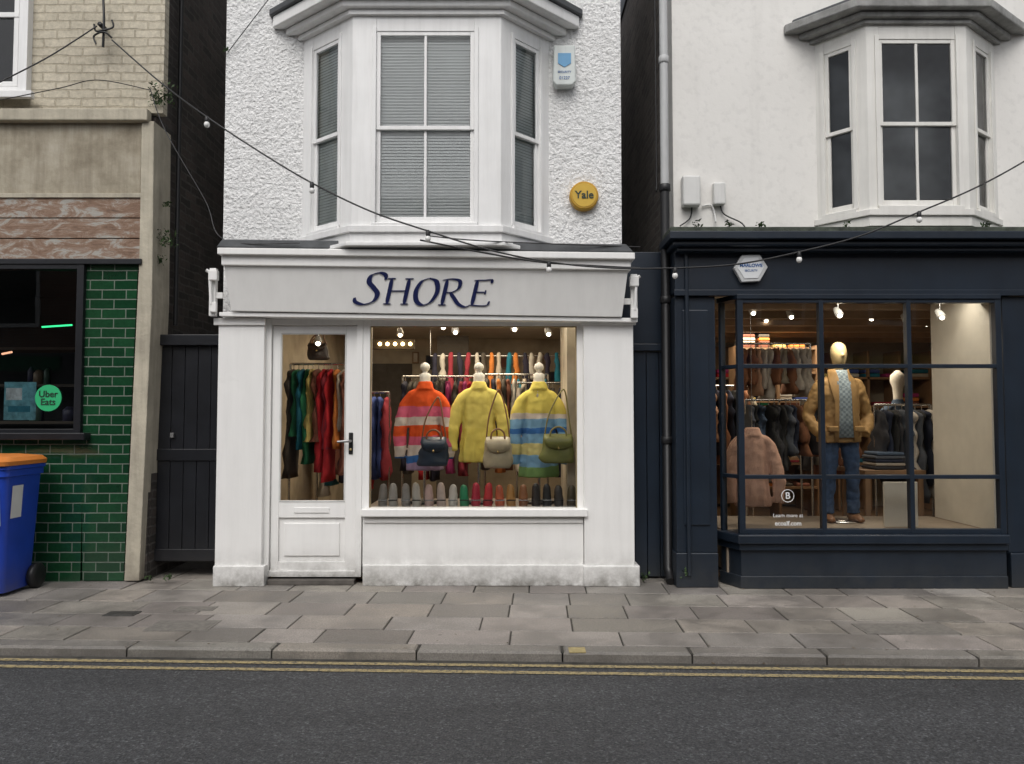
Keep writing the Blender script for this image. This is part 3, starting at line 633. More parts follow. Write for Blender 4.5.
# ---------------------------------------------------------------- ORIEL builder
def oriel(G_,A,B,C,D,zb,zt,cs,mat,zs_top,zs_bot,mid,bl=None,backing=None,sidefr=(.2,.74)):
    def ft(o,fo=None):
        fo=o if fo is None else fo
        return [(A[0]-o,A[1]-.001),(A[0]-o,A[1]-.002-fo*.3),(B[0]-o*.5,B[1]-fo),(C[0]+o*.5,C[1]-fo),(D[0]+o,D[1]-.002-fo*.3),(D[0]+o,D[1]-.001)]
    faces=[('left',A,B,sidefr),('front',B,C,cs),('right',C,D,(1-sidefr[1],1-sidefr[0]))]
    for nm,p0,p1,(fa,fb) in faces:
        L=(Vector(p1)-Vector(p0)).length; s0,s1=fa*L,fb*L; T=.06
        obox('oriel_%s_post_a'%nm,p0,p1,0,s0,zb,zt,0,-T,mat,G_); obox('oriel_%s_post_b'%nm,p0,p1,s1,L,zb,zt,0,-T,mat,G_)
        obox('oriel_%s_head'%nm,p0,p1,s0,s1,zs_top,zt,-.002,-T,mat,G_); obox('oriel_%s_base'%nm,p0,p1,s0,s1,zb,zs_bot,-.002,-T,mat,G_)
        obox('oriel_%s_architrave_a'%nm,p0,p1,s0-.035,s0-.001,zs_bot-.01,zs_top+.03,.012,.0005,mat,G_); obox('oriel_%s_architrave_b'%nm,p0,p1,s1+.001,s1+.035,zs_bot-.01,zs_top+.03,.012,.0005,mat,G_)
        obox('oriel_%s_sill'%nm,p0,p1,s0-.03,s1+.03,zs_bot-.045,zs_bot-.011,.03,.0005,mat,G_)
        w=.032; zm=mid
        for (za,zc_,nf) in ((zm-.018,zs_top,-.008),(zs_bot,zm+.018,-.026)):
            obox('sash_stile',p0,p1,s0,s0+w,za,zc_,nf,nf-.026,mat,G_); obox('sash_stile',p0,p1,s1-w,s1,za,zc_,nf,nf-.026,mat,G_)
            obox('sash_rail',p0,p1,s0+w,s1-w,zc_-w,zc_,nf-.001,nf-.026,mat,G_); obox('sash_rail',p0,p1,s0+w,s1-w,za,za+w*(1.5 if nf<-.02 else 1),nf-.001,nf-.026,mat,G_)
            if nm=='front': obox('glazing_bar',p0,p1,(s0+s1)/2-.011,(s0+s1)/2+.011,za+w,zc_-w,nf-.004,nf-.024,mat,G_)
            opane('sash_glass',p0,p1,s0+w,s1-w,za+w,zc_-w,nf-.014,glassU,G_)
        t=(Vector(p1)-Vector(p0)).normalized(); nn=Vector((t.y,-t.x)); v=[];f=[]
        if bl:
            z=zs_bot+.005
            while z<zs_top:
                i=len(v); j=random.uniform(-.0015,.0015)
                for s,n_,zz in ((s0-.005,-.058,z+j),(s1+.005,-.058,z-j),(s1+.005,-.068,z+.027-j),(s0-.005,-.068,z+.027+j)):
                    a=Vector(p0)+t*s+nn*n_; v.append((a.x,a.y,zz))
                f.append((i,i+1,i+2,i+3)); z+=.025
            mesh('venetian_blind_'+nm,v,f,bl if nm=='front' else blind2,G_,recalc=False)
    BX('oriel_room_backing',A[0]+.02,D[0]-.02,A[1]-.012,A[1]-.002,zb,zt,backing or greyroom,G_)
    return ft
A=(W(303,130,WY).x,WY);Dd=(W(549,130,WY).x,WY);B_=(W(352,130,-.30).x,-.30);C_=(W(501,130,-.30).x,-.30)
zf=lambda py:W(0,py,-.30).z
Lf=C_[0]-B_[0]
cs=((W(376,130,-.30).x-B_[0])/Lf,(W(474,130,-.30).x-B_[0])/Lf)
OR=group('oriel_bay_window'); OR.parent=SB
ft=oriel(OR,A,B_,C_,Dd,zf(232),zf(8),cs,whiteU,zf(31),zf(222),zf(127),bl=blind)
prism('sill_band',ft(.035),zf(233),zf(226),whiteU,OR,.006)
prism('base_board',ft(.012),zf(243),zf(233.3),whiteU,OR,.004)
prism('base_moulding',ft(.055),zf(247),zf(243.2),whiteU,OR,.006)
prism('cornice_bed',ft(.05,.03),zf(16),zf(11),whiteU,OR,.004)
prism('cornice_cove',ft(.15,.07),zf(10.7),zf(4),whiteU,OR,.014)
prism('cornice_corona',ft(.26,.13),zf(3.7),zf(-8),whiteU,OR,.008)
prism('cornice_top',ft(.29,.16),zf(-8.3),zf(-15),lead,OR,.008)
# ---------------------------------------------------------------- alarm boxes
al=group('round_alarm_box'); q=W(584,196,.08)
ylw=M('alarm_yellow',(.50,.28,.02),.4,.06)
lathe('shell',(q.x,.055,q.z),[(.112,0),(.121,.008),(.125,.03),(.125,.065)],ylw,al,40,'y',True)
lathe('ring',(q.x,.050,q.z),[(.100,0),(.102,.0049)],M('alarm_yellow_face',(.60,.38,.04),.45,.08),al,40,'y',True)
text('lettering','Yale',(q.x,.0465,q.z),.092,tm,al,bold=.0015)
al=group('rectangular_alarm_box'); q=W(564,64,.08)
boxw=M('alarm_box_white',(.58,.62,.60),.4,.05,streak=.25)
PB('casing',[(554,45),(575,45),(576,81),(572,85),(556,85),(553,81)],.02,.12,boxw,al,.010)
PB('badge',[(558,53),(571,53),(571,63),(564.5,67),(558,63)],.014,.0195,M('badge_blue',(.10,.30,.52),.4,.1),al,0)
bt=M('badge_text_blue',(.03,.12,.35),.5)
text('lettering_a','SECURITY',(q.x,.0175,W(0,72,.02).z),.026,bt,al); text('lettering_b','01227',(q.x,.0175,W(0,78,.02).z),.036,bt,al)
# ---------------------------------------------------------------- right gap
rg=group('passage_gate'); RBY=.14
bx0=sx1+.0; bx1=W(673,300,RBY).x; ng=(bx1-bx0)
for i in range(4):
    BX('board_%d'%i,bx0+ng*i/4+.003,bx0+ng*(i+1)/4-.003,.22,.25,.02,W(0,352,.22).z,navy,rg,.003)
BX('gate_header',bx0,bx1,.19,.27,W(0,351,.22).z,W(0,344,.22).z,navy,rg,.004)
BX('gate_upper_panel',bx0,bx1,.22,.25,W(0,344,.22).z+.003,W(0,252,.22).z,navy,rg,.004)
dp=group('drainpipe'); xp=W(664,100,.08).x
tube('grey_section',[(xp,.08,6.3),(xp,.08,W(0,188,.08).z)],.036,pipeg,dp,smooth=False)
tube('black_section',[(xp,.08,W(0,190,.08).z),(xp,.08,.12),(xp,.02,.06),(xp,-.03,.03)],.040,blackm,dp,smooth=False)
for py in (188,300,440,): lathe('collar',(xp,.08,W(0,py,.08).z),[(.046,-.03),(.05,-.025),(.05,.025),(.046,.03)],blackm,dp,16)
lathe('collar',(xp,.08,W(0,60,.08).z),[(.040,-.03),(.044,-.025),(.044,.025),(.040,.03)],pipeg,dp,16)
tube('thin_pipe',[(xp+.13,-.13,W(0,252,.0).z),(xp+.13,-.13,.1)],.017,navy,dp,smooth=False)
tube('cable_down',[(xp-.07,.1,W(0,190,.08).z),(xp-.06,.13,3.6),(xp-.07,.1,6)],.006,blackm,dp)
# ---------------------------------------------------------------- RIGHT BUILDING
NB=group('navy_shopfront_building')
rx=W(673,150,RBY).x; RX=9.5
BX('upper_wall',rx,RX,RBY,.5,W(0,232,RBY).z,TOP,render_,NB)
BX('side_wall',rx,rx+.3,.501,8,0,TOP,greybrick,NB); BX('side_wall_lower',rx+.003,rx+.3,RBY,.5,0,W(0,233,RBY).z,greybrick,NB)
BX('roof',rx-.02,RX,.1,8,TOP,TOP+.2,lead,NB)
cz=lambda py,y:W(0,py,y).z
x_=W(671,240,-.3).x
BX('cornice_lead',x_,RX,-.28,RBY-.002,cz(231,-.3),cz(226,-.3),M('mossy_lead',(.05,.06,.045),.8,.5,12,.6,30,.01),NB,.006)
BX('cornice_corona',x_-.01,RX,-.32,RBY-.002,cz(239,-.3),cz(231.3,-.3),navy,NB,.006)
BX('cornice_cyma',x_+.03,RX,-.27,RBY-.002,cz(245,-.3),cz(239.3,-.3),navy,NB,.015)
BX('cornice_bed',x_+.07,RX,-.22,RBY-.002,cz(251,-.22),cz(245.5,-.27),navy,NB,.006)
x2=W(676,400,-.12).x
BX('fascia',x2,RX,-.12,RBY-.002,cz(292,-.12),cz(251.3,-.12)+.02,navy,NB,.004)
BX('fascia_bead',x2-.01,RX,-.14,-.1215,cz(296,-.12),cz(290,-.12),navy,NB,.004)
xb=W(716,400,-.10).x
BX('pilaster_a',x2,xb,-.10,.2,.28,cz(296.3,-.1),navy,NB,.005); BX('pilaster_a_panel',x2+.06,xb-.06,-.115,-.1015,.5,cz(310,-.1),navy,NB,.01)
BX('pilaster_a_base',x2-.01,xb+.0,-.12,.2,0,.279,navy,NB,.008)
xr=W(1006,400,-.12).x
BX('pilaster_b',xr,xr+.36,-.10,.2,.28,cz(296.3,-.1),navy,NB,.005); BX('pilaster_b_base',xr-.0,xr+.38,-.13,.2,0,.279,navy,NB,.008)
BX('second_shopfront_wall',xr+.37,RX,-.05,.2,0,cz(296.3,-.1),navy,NB,.005)
wf=-.15; q0=(W(719,400,.08).x,.08); q1=(W(739,400,wf).x,wf); q2=(W(1003,400,wf).x,wf)
zt=cz(299,wf); zb=cz(534,wf)
def wfoot(o): return [(q0[0]-o,.12),(q0[0]-o,q0[1]),(q1[0]-o*.6,q1[1]-o),(q2[0],q2[1]-o),(q2[0],.12)]
prism('bay_sill',wfoot(.05),zb-.075,zb,navy,NB,.01)
prism('bay_sill_lower',wfoot(.02),zb-.13,zb-.077,navy,NB,.006)
prism('bay_riser',wfoot(-.01),0.0,zb-.132,navy,NB,.004)
prism('bay_plinth',wfoot(.006),0,.10,navy,NB,.006)
prism('bay_head',wfoot(.01),zt,cz(290.5,wf)-.03,navy,NB,.004)
L1=q2[0]-q1[0]
def sx(px): return W(px,415,wf).x-q1[0]
for nm,s in (('a',.018),('b',sx(823)),('c',sx(911)),('d',sx(1001))):
    w=.018 if nm in'bc' else .024
    obox('mullion_'+nm,q1,q2,s-w,s+w,zb,zt,.0,-.06,navy,NB)
hz=[cz(366,wf),cz(477,wf)]
for k,z in enumerate(hz): obox('transom_%d'%k,q1,q2,.03,L1-.02,z-.016,z+.016,-.003,-.055,navy,NB)
obox('head_rail',q1,q2,.03,L1-.02,zt-.03,zt,-.004,-.055,navy,NB); obox('bottom_rail',q1,q2,.03,L1-.02,zb,zb+.04,-.004,-.055,navy,NB)
L0=(Vector(q1)-Vector(q0)).length
obox('cant_post',q0,q1,0,.03,zb,zt,0,-.05,navy,NB)
for k,z in enumerate(hz): obox('cant_transom_%d'%k,q0,q1,.03,L0-.01,z-.016,z+.016,-.003,-.045,navy,NB)
opane('cant_glass',q0,q1,.02,L0,zb,zt,-.028,glass,NB)
panel_glass('display_glass',q1[0],q2[0],zb,zt,wf+.03,glass,NB)
nx0,nx1=q0[0]-.05,6.2
cr=M('shop_white_wall',(.62,.58,.50),.8,.06); wood2=M('warm_plank_wall',(.26,.17,.10),.6,.25,3)
room(NB,nx0,nx1,.21,5.0,.06,2.5,M('gallery_wall',(.42,.37,.30),.8,.15),woodf,ceilm)
BX('display_bed',q0[0]+.03,q2[0],.0,1.0,.1,zb-.005,M('pale_display_bed',(.26,.21,.16),.6),NB)
BX('display_return_wall',W(948,400,.75).x,W(1012,400,.75).x,.75,.8,zb,2.45,cr,NB)
BX('display_side_wall',q2[0]-.0,q2[0]+.06,.0,.9,zb,2.45,cr,NB)
BX('poster_board',W(884,500,.25).x,W(918,500,.25).x,.25,.27,zb,W(0,482,.25).z,cr,NB,.004)
for k in range(5): BX('plank_%d'%k,nx0+.2+k*.5,nx0+.69+k*.5,4.9,4.95,.1,2.4,wood2,NB,.004)
for k in range(6): BX('ceiling_beam_%d'%k,nx0,nx1,.9+k*.65,.98+k*.65,2.40,2.495,wood2,NB,.004)
bs=group('wall_shelving')
for k in range(8): BX('upright',2.8+k*.44,2.83+k*.44,4.4,4.85,.07,2.3,shm,bs)
for zz in (.7,1.1,1.5,1.9):
    BX('shelf_board',2.8,5.9,4.4,4.85,zz,zz+.03,shm,bs)
    x=2.9
    while x<5.8:
        w=random.uniform(.2,.3); n_=random.randint(1,4)
        for j in range(n_): BX('folded_knit',x,x+w,4.45,4.8,zz+.032+j*.06,zz+.085+j*.06,random.choice(palm),bs,.015)
        x+=w+.08
# second, nearer shelving unit with folded stacks and boots
bs=group('wall_shelving')
for xx in (2.75,3.25,3.72): BX('upright',xx,xx+.03,3.0,3.35,.07,2.25,shm,bs,.003)
for zz in (.5,.85,1.2,1.55,1.9,2.2):
    BX('shelf_board',2.781,3.719,3.0,3.35,zz,zz+.025,shm,bs)
    x=2.82
    while x<3.55:
        w=random.uniform(.13,.2); n_=random.randint(1,5)
        for j in range(n_): BX('folded_knit',x,x+w,3.02+random.uniform(0,.02),3.3,zz+.027+j*.042,zz+.065+j*.042,palm[random.choice((4,5,7,10,11,8,3,9))],bs,.012)
        x+=w+.05
greys=[cloth('muted_%d'%i,c) for i,c in enumerate([(.04,.04,.045),(.09,.10,.12),(.25,.22,.17),(.36,.32,.27),(.07,.10,.15),(.22,.10,.055),(.025,.03,.05),(.45,.41,.36),(.40,.24,.16),(.03,.03,.03)])]
a=W(742,340,1.6).x
rail(a,a+.75,1.7,2.15,.52,11,[greys[i] for i in (7,3,8,2,7,5)],.16,zleg=.1)
rail(a,a+.8,1.5,1.55,.6,13,[greys[i] for i in (0,1,5,6,4,9)],.2)
rail(2.2,2.9,2.9,1.75,.95,11,greys)
rail(3.15,3.75,2.0,1.55,.8,12,[greys[i] for i in (5,2,0,9,1,7,3)])
rail(3.72,4.3,1.5,1.50,.95,10,[greys[i] for i in (0,9,7,0,1,9,6)])
tb=group('display_table'); q=W(893,470,1.2)
BX('top',q.x-.3,q.x+.3,1.15,1.75,q.z-.04,q.z,shm,tb,.005)
for sx_ in (-.26,.26):
    for yy in (1.2,1.7): BX('leg',q.x+sx_-.025,q.x+sx_+.025,yy-.025,yy+.025,.07,q.z-.041,shm,tb,.003)
for j in range(5): BX('folded_jumper_%d'%j,q.x-.16+random.uniform(-.02,.01),q.x+.12+random.uniform(-.02,.02),1.2,1.5,q.z+.002+j*.035,q.z+.033+j*.035,greys[(j*3)%8],tb,.012)
# dressed mannequin
mq=group('dressed_mannequin'); q=W(841,530,.62); mx,my,mz=q.x,.62,zb-.003
mus=M('tan_waxed_cotton',(.30,.175,.060),.7,.2,7,.4,40,.004); jean=M('indigo_denim',(.035,.065,.13),.85,.3,20,.4,160,.002)
m,nt,b=newmat('checked_shirt'); 
ck=N(nt,'ShaderNodeTexChecker'); ck.inputs['Scale'].default_value=44; nt.links.new(coords(nt),ck.inputs[0]); ck.inputs[1].default_value=(.26,.31,.33,1); ck.inputs[2].default_value=(.15,.19,.22,1)
nt.links.new(mixc(nt,ck.outputs[0],ramp(nt,noiseT(nt,30),[(.3,.7),(.7,1.3)]),1,'MULTIPLY'),b.inputs['Base Color']); b.inputs['Roughness'].default_value=.9; shirt=m
hm=M('pale_head_fabric',(.56,.43,.22),.6,.06)
sc=(W(0,342,.62).z-mz)/1.80
def mp(x,y,z): return (mx+x*sc,my+y*sc,mz+z*sc)
lathe('base_plate',(mx,my,mz),[(.16,0),(.16,.01)],chrome,mq,28)
geos=[]
for s in (-1,1):
    geos.append(limbgeo([mp(s*.09,0,.94),mp(s*.10,-.01,.72),mp(s*.115,-.02,.48),mp(s*.125,.0,.26),mp(s*.13,.0,.08)],[(.092*sc,.1*sc),(.088*sc,.09*sc),(.070*sc,.068*sc),(.064*sc,.06*sc),(.062*sc,.06*sc)],18,6,wr=.10,wf=14))
    limb('boot',[mp(s*.13,.04,.09),mp(s*.13,.02,.04),mp(s*.14,-.08,.04),mp(s*.145,-.15,.025)],[(.045*sc,.05*sc),(.05*sc,.05*sc),(.045*sc,.035*sc),(.03*sc,.02*sc)],tan,mq,12,3,up=(0,0,1))
geos.append(limbgeo([mp(0,0,.80),mp(0,0,.9),mp(0,0,1.02)],[(.14*sc,.10*sc),(.18*sc,.12*sc),(.16*sc,.11*sc)],24,4,wr=.05))
blob('jeans',geos,jean,mq,.010,2,.014,.05)
blob('neck_and_head',[limbgeo([mp(0,0,1.44),mp(0,0,1.53),mp(0,-.005,1.57),mp(0,-.02,1.62),mp(0,-.02,1.68),mp(0,-.005,1.75),mp(0,.0,1.79),mp(0,0,1.80)],[(.055*sc,.055*sc),(.048*sc,.05*sc),(.052*sc,.065*sc),(.066*sc,.09*sc),(.075*sc,.098*sc),(.066*sc,.085*sc),(.035*sc,.045*sc),(.01*sc,.01*sc)],24,5),limbgeo([mp(0,-.10,1.69),mp(0,-.125,1.655),mp(0,-.105,1.645)],[.008,.014,.01],10,3)],hm,mq,.008,2)
geos=[limbgeo([mp(0,0,z) for z in (1.50,1.46,1.42,1.37,1.28,1.15,1.0,.86,.79)],[(a_*sc,d_*sc) for a_,d_ in ((.075,.08),(.10,.09),(.16,.11),(.195,.125),(.20,.14),(.195,.145),(.205,.15),(.225,.155),(.22,.15))],40,5,wr=.03,wf=9,rip=.04,ripn=7)]
for s in (-1,1):
    geos.append(limbgeo([mp(s*.12,0,1.395),mp(s*.19,.0,1.355),mp(s*.25,.02,1.20),mp(s*.295,.03,1.06),mp(s*.265,-.04,.94),mp(s*.215,-.10,.87)],[(.045*sc,.06*sc),(.060*sc,.072*sc),(.060*sc,.068*sc),(.060*sc,.064*sc),(.055*sc,.056*sc),(.048*sc,.048*sc)],20,6,wr=.13,wf=15))
blob('jacket',geos,mus,mq,.010,2,.016,.05)
def arcpatch(name,zz,mat,seg=14):
    v=[];f=[]
    for z,a_,d_,g0,g1 in zz:
        for k in range(seg+1):
            t=math.radians(-90+g0+(g1-g0)*k/seg); p=mp(a_*math.cos(t),d_*math.sin(t),z); v.append(p)
    for i in range(len(zz)-1):
        for k in range(seg): a=i*(seg+1)+k; f.append((a,a+1,a+seg+2,a+seg+1))
    o=mesh(name,v,f,mat,mq,smooth=True,recalc=False); sd=o.modifiers.new('s','SOLIDIFY'); sd.thickness=.01; sd.offset=0; return o
arcpatch('shirt_front',[(.84,.22,.176,-26,20),(1.0,.205,.170,-24,20),(1.15,.20,.168,-22,20),(1.28,.21,.164,-20,19),(1.38,.20,.144,-20,19),(1.46,.12,.112,-30,28),(1.51,.085,.098,-44,44)],shirt)
for s in (-1,1):
    arcpatch('jacket_lapel',[(.80,.222,.184,s*20,s*32),(1.0,.207,.178,s*19,s*30),(1.2,.203,.174,s*18,s*30),(1.32,.205,.162,s*17,s*38),(1.42,.155,.132,s*18,s*56),(1.48,.105,.108,s*30,s*90),(1.52,.092,.102,s*42,s*120)],mus)
    BXp=mp(s*.13,-.178,.92); BX('pocket_flap',BXp[0]-.045,BXp[0]+.045,BXp[1]-.008,BXp[1]+.05,BXp[2]-.02,BXp[2]+.03,mus,mq,.01)
hg=group('hanging_jumper'); pm=stripemat('peach_knit',0,3,[(0,(.70,.43,.32)),(.9,(.70,.43,.32))],.9)
q=W(752,430,.35); sweater(hg,q.x,.35,q.z,q.z-W(0,506,.35).z,.215,pm,long_=.95,seed=5)
tube('hanger',[(q.x,.35,q.z+.12),(q.x,.35,q.z+.0)],.004,chrome,hg,smooth=False); tube('hanger_line',[(q.x,.35,2.3),(q.x,.35,q.z+.12)],.002,chrome,hg,smooth=False)
g=group('dressed_display_bust'); q=W(898,396,2.6); lathe('neck',(q.x,2.6,q.z),[(.06,-.15),(.05,0),(.06,.1),(.085,.17),(.08,.24),(.02,.3)],linen,g,20); sweater(g,q.x,2.6,q.z-.06,.6,.22,greys[4],seed=6)
tube('stand_pole',[(q.x,2.6,.07),(q.x,2.6,q.z-.5)],.014,chrome,g,smooth=False)
dc=group('window_decal'); dm=M('white_vinyl',(.7,.7,.7),.5,.02)
q=W(788,496,wf+.02)
tube('ring',[(q.x+.05*math.cos(t*math.pi/12),wf+.026,q.z+.05*math.sin(t*math.pi/12)) for t in range(25)],.003,dm,dc,smooth=False)
text('letter_b','B',(q.x,wf+.026,q.z),.075,dm,dc,bold=.001); text('line_a','Learn more at',(q.x,wf+.026,W(0,516,wf).z),.042,dm,dc); text('line_b','ecoalf.com',(q.x,wf+.026,W(0,524,wf).z),.05,dm,dc,bold=.001)
for px,py,y,e in ((752,310,1.0,0),(790,314,1.4,0),(838,312,.45,20),(870,316,1.8,0),(905,318,1.3,16),(940,314,.42,0),(925,322,2.4,0),(765,318,2.2,22),(858,326,3.0,0)):
    spot(px,py,y,e,aim=(.0,.05,-1),zc_=2.5)
area('shop_fill_light',(3.4,2.8,2.39),2.4,.5,48,(1,.84,.64),par=NB)  # fill light added to brighten the room, not a ceiling fitting
area('display_fill_light',(2.9,.22,2.44),2.0,.08,12,(1,.90,.76),par=NB)  # added to brighten this window display, stands for no real lamp
hx=group('hexagonal_alarm_sign') 
PB('back_plate',[(734,268),(742,255),(760,254.5),(768,267),(760,281),(742,282)],-.17,-.12,M('sign_silver',(.55,.56,.56),.35,.05),hx,.006)
PB('face',[(738,268),(744.5,258),(758,257.5),(764,267),(758,278),(744.5,278.5)],-.176,-.1705,M('sign_white',(.72,.74,.75),.4,.03),hx,.001)
q=W(751,267,-.176); text('lettering','MARLOWE',(q.x,-.1785,q.z+.012),.038,bt,hx,bold=.0008); text('lettering_sub','SECURITY',(q.x,-.1785,q.z-.03),.024,bt,hx)
# oriel on the right building
A2=(W(816,120,RBY).x,RBY);D2=(W(996,120,RBY).x,RBY);B2=(W(868,120,-.20).x,-.20);C2=(W(968,120,-.20).x,-.20)
zf2=lambda py:W(0,py,-.20).z; L2=C2[0]-B2[0]
cs2=((W(880,120,-.20).x-B2[0])/L2,(W(957,120,-.20).x-B2[0])/L2)
OR2=group('oriel_bay_window'); OR2.parent=NB
ft2=oriel(OR2,A2,B2,C2,D2,zf2(214),zf2(22),cs2,cream2,zf2(39),zf2(205),zf2(123),bl=None,sidefr=(.18,.72),backing=M('dim_grey_room',(.13,.14,.145),.9,.6,2))
prism('sill_band',ft2(.03),zf2(216),zf2(209.5),cream2,OR2,.006); prism('base_board',ft2(.01),zf2(226),zf2(216.3),cream2,OR2,.004)
prism('hood_bed',ft2(.05,.03),zf2(25),zf2(21),stonegrey,OR2,.008); prism('hood_cove',ft2(.14,.07),zf2(20.7),zf2(15),stonegrey,OR2,.015); prism('hood_top',ft2(.27,.13),zf2(14.7),zf2(6),stonegrey,OR2,.01); prism('hood_lead',ft2(.2,.09),zf2(5.8),zf2(0),lead,OR2,.02)
jb=group('wall_junction_boxes'); bw=M('box_plastic',(.66,.66,.64),.45,.04,streak=.25)
RB('meter_box',683,175,701,205,.04,.138,bw,jb,.015); RB('small_box',714,182,726,204,.06,.138,bw,jb,.012)
tube('cable_a',[W(692,205,.12),W(690,218,.12),W(680,226,.1)],.006,blackm,jb); tube('cable_b',[W(720,204,.12),W(724,214,.11),W(740,222,.1),W(745,227,.08)],.006,blackm,jb); tube('cable_c',[W(702,206,.12),W(712,206,.12),W(716,222,.1)],.008,bw,jb)
wr=group('loose_cables')
tube('cable_a',[W(150,88,.0),W(165,130,-.05),W(205,200,-.1),W(225,240,-.2),W(300,243,-.25)],.004,blackm,wr)
tube('cable_b',[W(420,240,-.42),W(480,252,-.36),(W(540,262,-.32)),W(600,266,-.32),W(640,268,-.3)],.007,blackm,wr)
tube('cable_c',[W(430,236,-.43),W(470,240,-.42),W(530,243,-.3),W(640,247,-.2)],.005,blackm,wr)
tube('cable_d',[W(228,52,.1),W(245,30,.09),W(268,0,.09)],.004,blackm,wr)
tube('cable_e',[W(0,100,0),W(60,88,.0),W(98,80,.0),W(150,90,.02)],.004,blackm,wr)
# ---------------------------------------------------------------- festoon
fs=group('festoon_light_cable')
pts=[(112,40,.0),(160,82,-.2),(207,117,-.45),(260,152,-.52),(312,183,-.52),(370,211,-.52),(428,231,-.52),(490,250,-.52),(549,262,-.5),(612,268,-.5),(675,268,-.5),(738,264,-.5),(799,252,-.5),(860,236,-.5),(919,212,-.5),(975,188,-.5),(1030,158,-.5),(1110,108,-.5)]
tube('cable',[W(*p) for p in pts],.0065,blackm,fs)
tube('cable_left',[W(-60,112,-.4),W(0,82,-.3),W(50,56,-.15),W(97,26,.0)],.006,blackm,fs)
bulb=M('frosted_bulb',(.8,.8,.78),.25,.02)
for px,py,y in ((207,117,-.45),(312,183,-.52),(428,231,-.52),(549,262,-.5),(675,268,-.5),(799,252,-.5),(919,212,-.5)):
    q=W(px,py,y); lathe('socket',(q.x,q.y,q.z-.035),[(.014,-.01),(.017,0),(.017,.03),(.01,.042)],blackm,fs,12); ball('bulb',(q.x,q.y,q.z-.06),.022,bulb,fs,sz=1.15)
# ---------------------------------------------------------------- wheelie bin
wb=group('wheelie_bin'); bluep=M('bin_blue_plastic',(.012,.055,.42),.4,.10,4,.1,30,.002,dirt=.5); orp=M('bin_orange_lid',(.66,.22,.04),.45,.08)
hy=.25; hw=.27; byc=G(5,601).y+hy; bxc=W(47,470,byc+hy).x-hw
def rrect(hx_,hy_,r,cx,cy,z,n_=5):
    o=[]
    for (sx_,sy_,a0) in ((1,1,0),(-1,1,90),(-1,-1,180),(1,-1,270)):
        for k in range(n_):
            a=math.radians(a0+90*k/(n_-1)); o.append(Vector((cx+sx_*(hx_-r)+r*math.cos(a),cy+sy_*(hy_-r)+r*math.sin(a),z)))
    return o
def ringloft(name,rings,mat,par):
    n_=len(rings[0]); v=[p for r in rings for p in r]; f=[tuple(range(n_)),tuple(range((len(rings)-1)*n_,len(rings)*n_))]
    for i in range(len(rings)-1):
        for k in range(n_): f.append((i*n_+k,i*n_+(k+1)%n_,(i+1)*n_+(k+1)%n_,(i+1)*n_+k))
    o=mesh(name,v,f,mat,par,smooth=True); md=o.modifiers.new('es','EDGE_SPLIT'); md.split_angle=math.radians(35); return o
ringloft('body',[rrect(.20,.18,.05,bxc,byc+.03,.03),rrect(.205,.19,.05,bxc,byc+.02,.10),rrect(.25,.235,.05,bxc,byc,.92),rrect(.265,.25,.05,bxc,byc,.925),rrect(.265,.25,.05,bxc,byc,.975)],bluep,wb)
ringloft('rim_flange',[rrect(.275,.26,.05,bxc,byc,.978),rrect(.275,.26,.05,bxc,byc,1.005)],bluep,wb)
ringloft('lid',[rrect(.28,.27,.05,bxc,byc-.01,1.008),rrect(.285,.275,.05,bxc,byc-.01,1.04),rrect(.26,.25,.07,bxc,byc,1.07),rrect(.16,.15,.08,bxc,byc,1.085)],orp,wb)
tube('handle',[(bxc-.2,byc+.27,1.0),(bxc-.2,byc+.32,1.02),(bxc+.2,byc+.32,1.02),(bxc+.2,byc+.27,1.0)],.016,bluep,wb,smooth=False)
for s in (-1,1):
    lathe('wheel',(bxc+s*.235-.025,byc+.20,.10),[(.04,-.004),(.092,0),(.1,.01),(.1,.04),(.092,.05),(.04,.054)],blackm,wb,28,'x')
    BX('rib',bxc+s*.12-.012,bxc+s*.12+.012,byc-.225,byc-.15,.15,.62,bluep,wb,.004)
tube('axle',[(bxc-.23,byc+.20,.10),(bxc+.23,byc+.20,.10)],.012,chrome,wb,smooth=False)
lm=M('label_white',(.7,.7,.68),.5,.05)
BX('label',bxc-.16,bxc+.20,byc-.244,byc-.18,.55,.86,lm,wb,.002)
text('label_print_a','CITY',(bxc+.02,byc-.246,.79),.12,bt,wb,bold=.003); text('label_print_b','WASTE CLEAR',(bxc+.02,byc-.246,.69),.05,M('label_red',(.5,.04,.03),.5),wb,bold=.001); text('label_print_c','01227 594600',(bxc+.02,byc-.246,.62),.045,bt,wb)
# side label wrapped on the face towards the shop
v=[(bxc+.238,byc-.15,.60),(bxc+.238,byc-.02,.60),(bxc+.2515,byc-.02,.85),(bxc+.2515,byc-.15,.85)]
mesh('side_label',v,[(0,1,2,3)],lm,wb,recalc=False)
# ---------------------------------------------------------------- plants
weedm=M('weed_leaves',(.05,.09,.03),.6,.5,30)
def tuft(px,py,y,r,n,name='wall_weed'):
    g=W(px,py,y); v=[];f=[]
    for i in range(n):
        a=random.uniform(0,6.28); el=random.uniform(-.6,1.2); rr=r*random.uniform(.2,1)
        c=g+Vector((math.cos(a)*rr*.8,-abs(math.sin(a))*rr*.6,math.sin(el)*rr))
        s=random.uniform(.008,.02); d1=Vector((random.uniform(-1,1),random.uniform(-1,1),random.uniform(-1,1))).normalized(); d2=d1.cross(Vector((random.random(),random.random(),1))).normalized()
        k=len(v); v+=[c-d1*s,c+d2*s*.5,c+d1*s*1.3,c-d2*s*.5]; f.append((k,k+1,k+2,k+3))
    return mesh(name,v,f,weedm,recalc=False)
tuft(164,100,.1,.16,200); tuft(168,243,.2,.13,130); tuft(160,262,.2,.08,60); tuft(167,205,.2,.05,30)
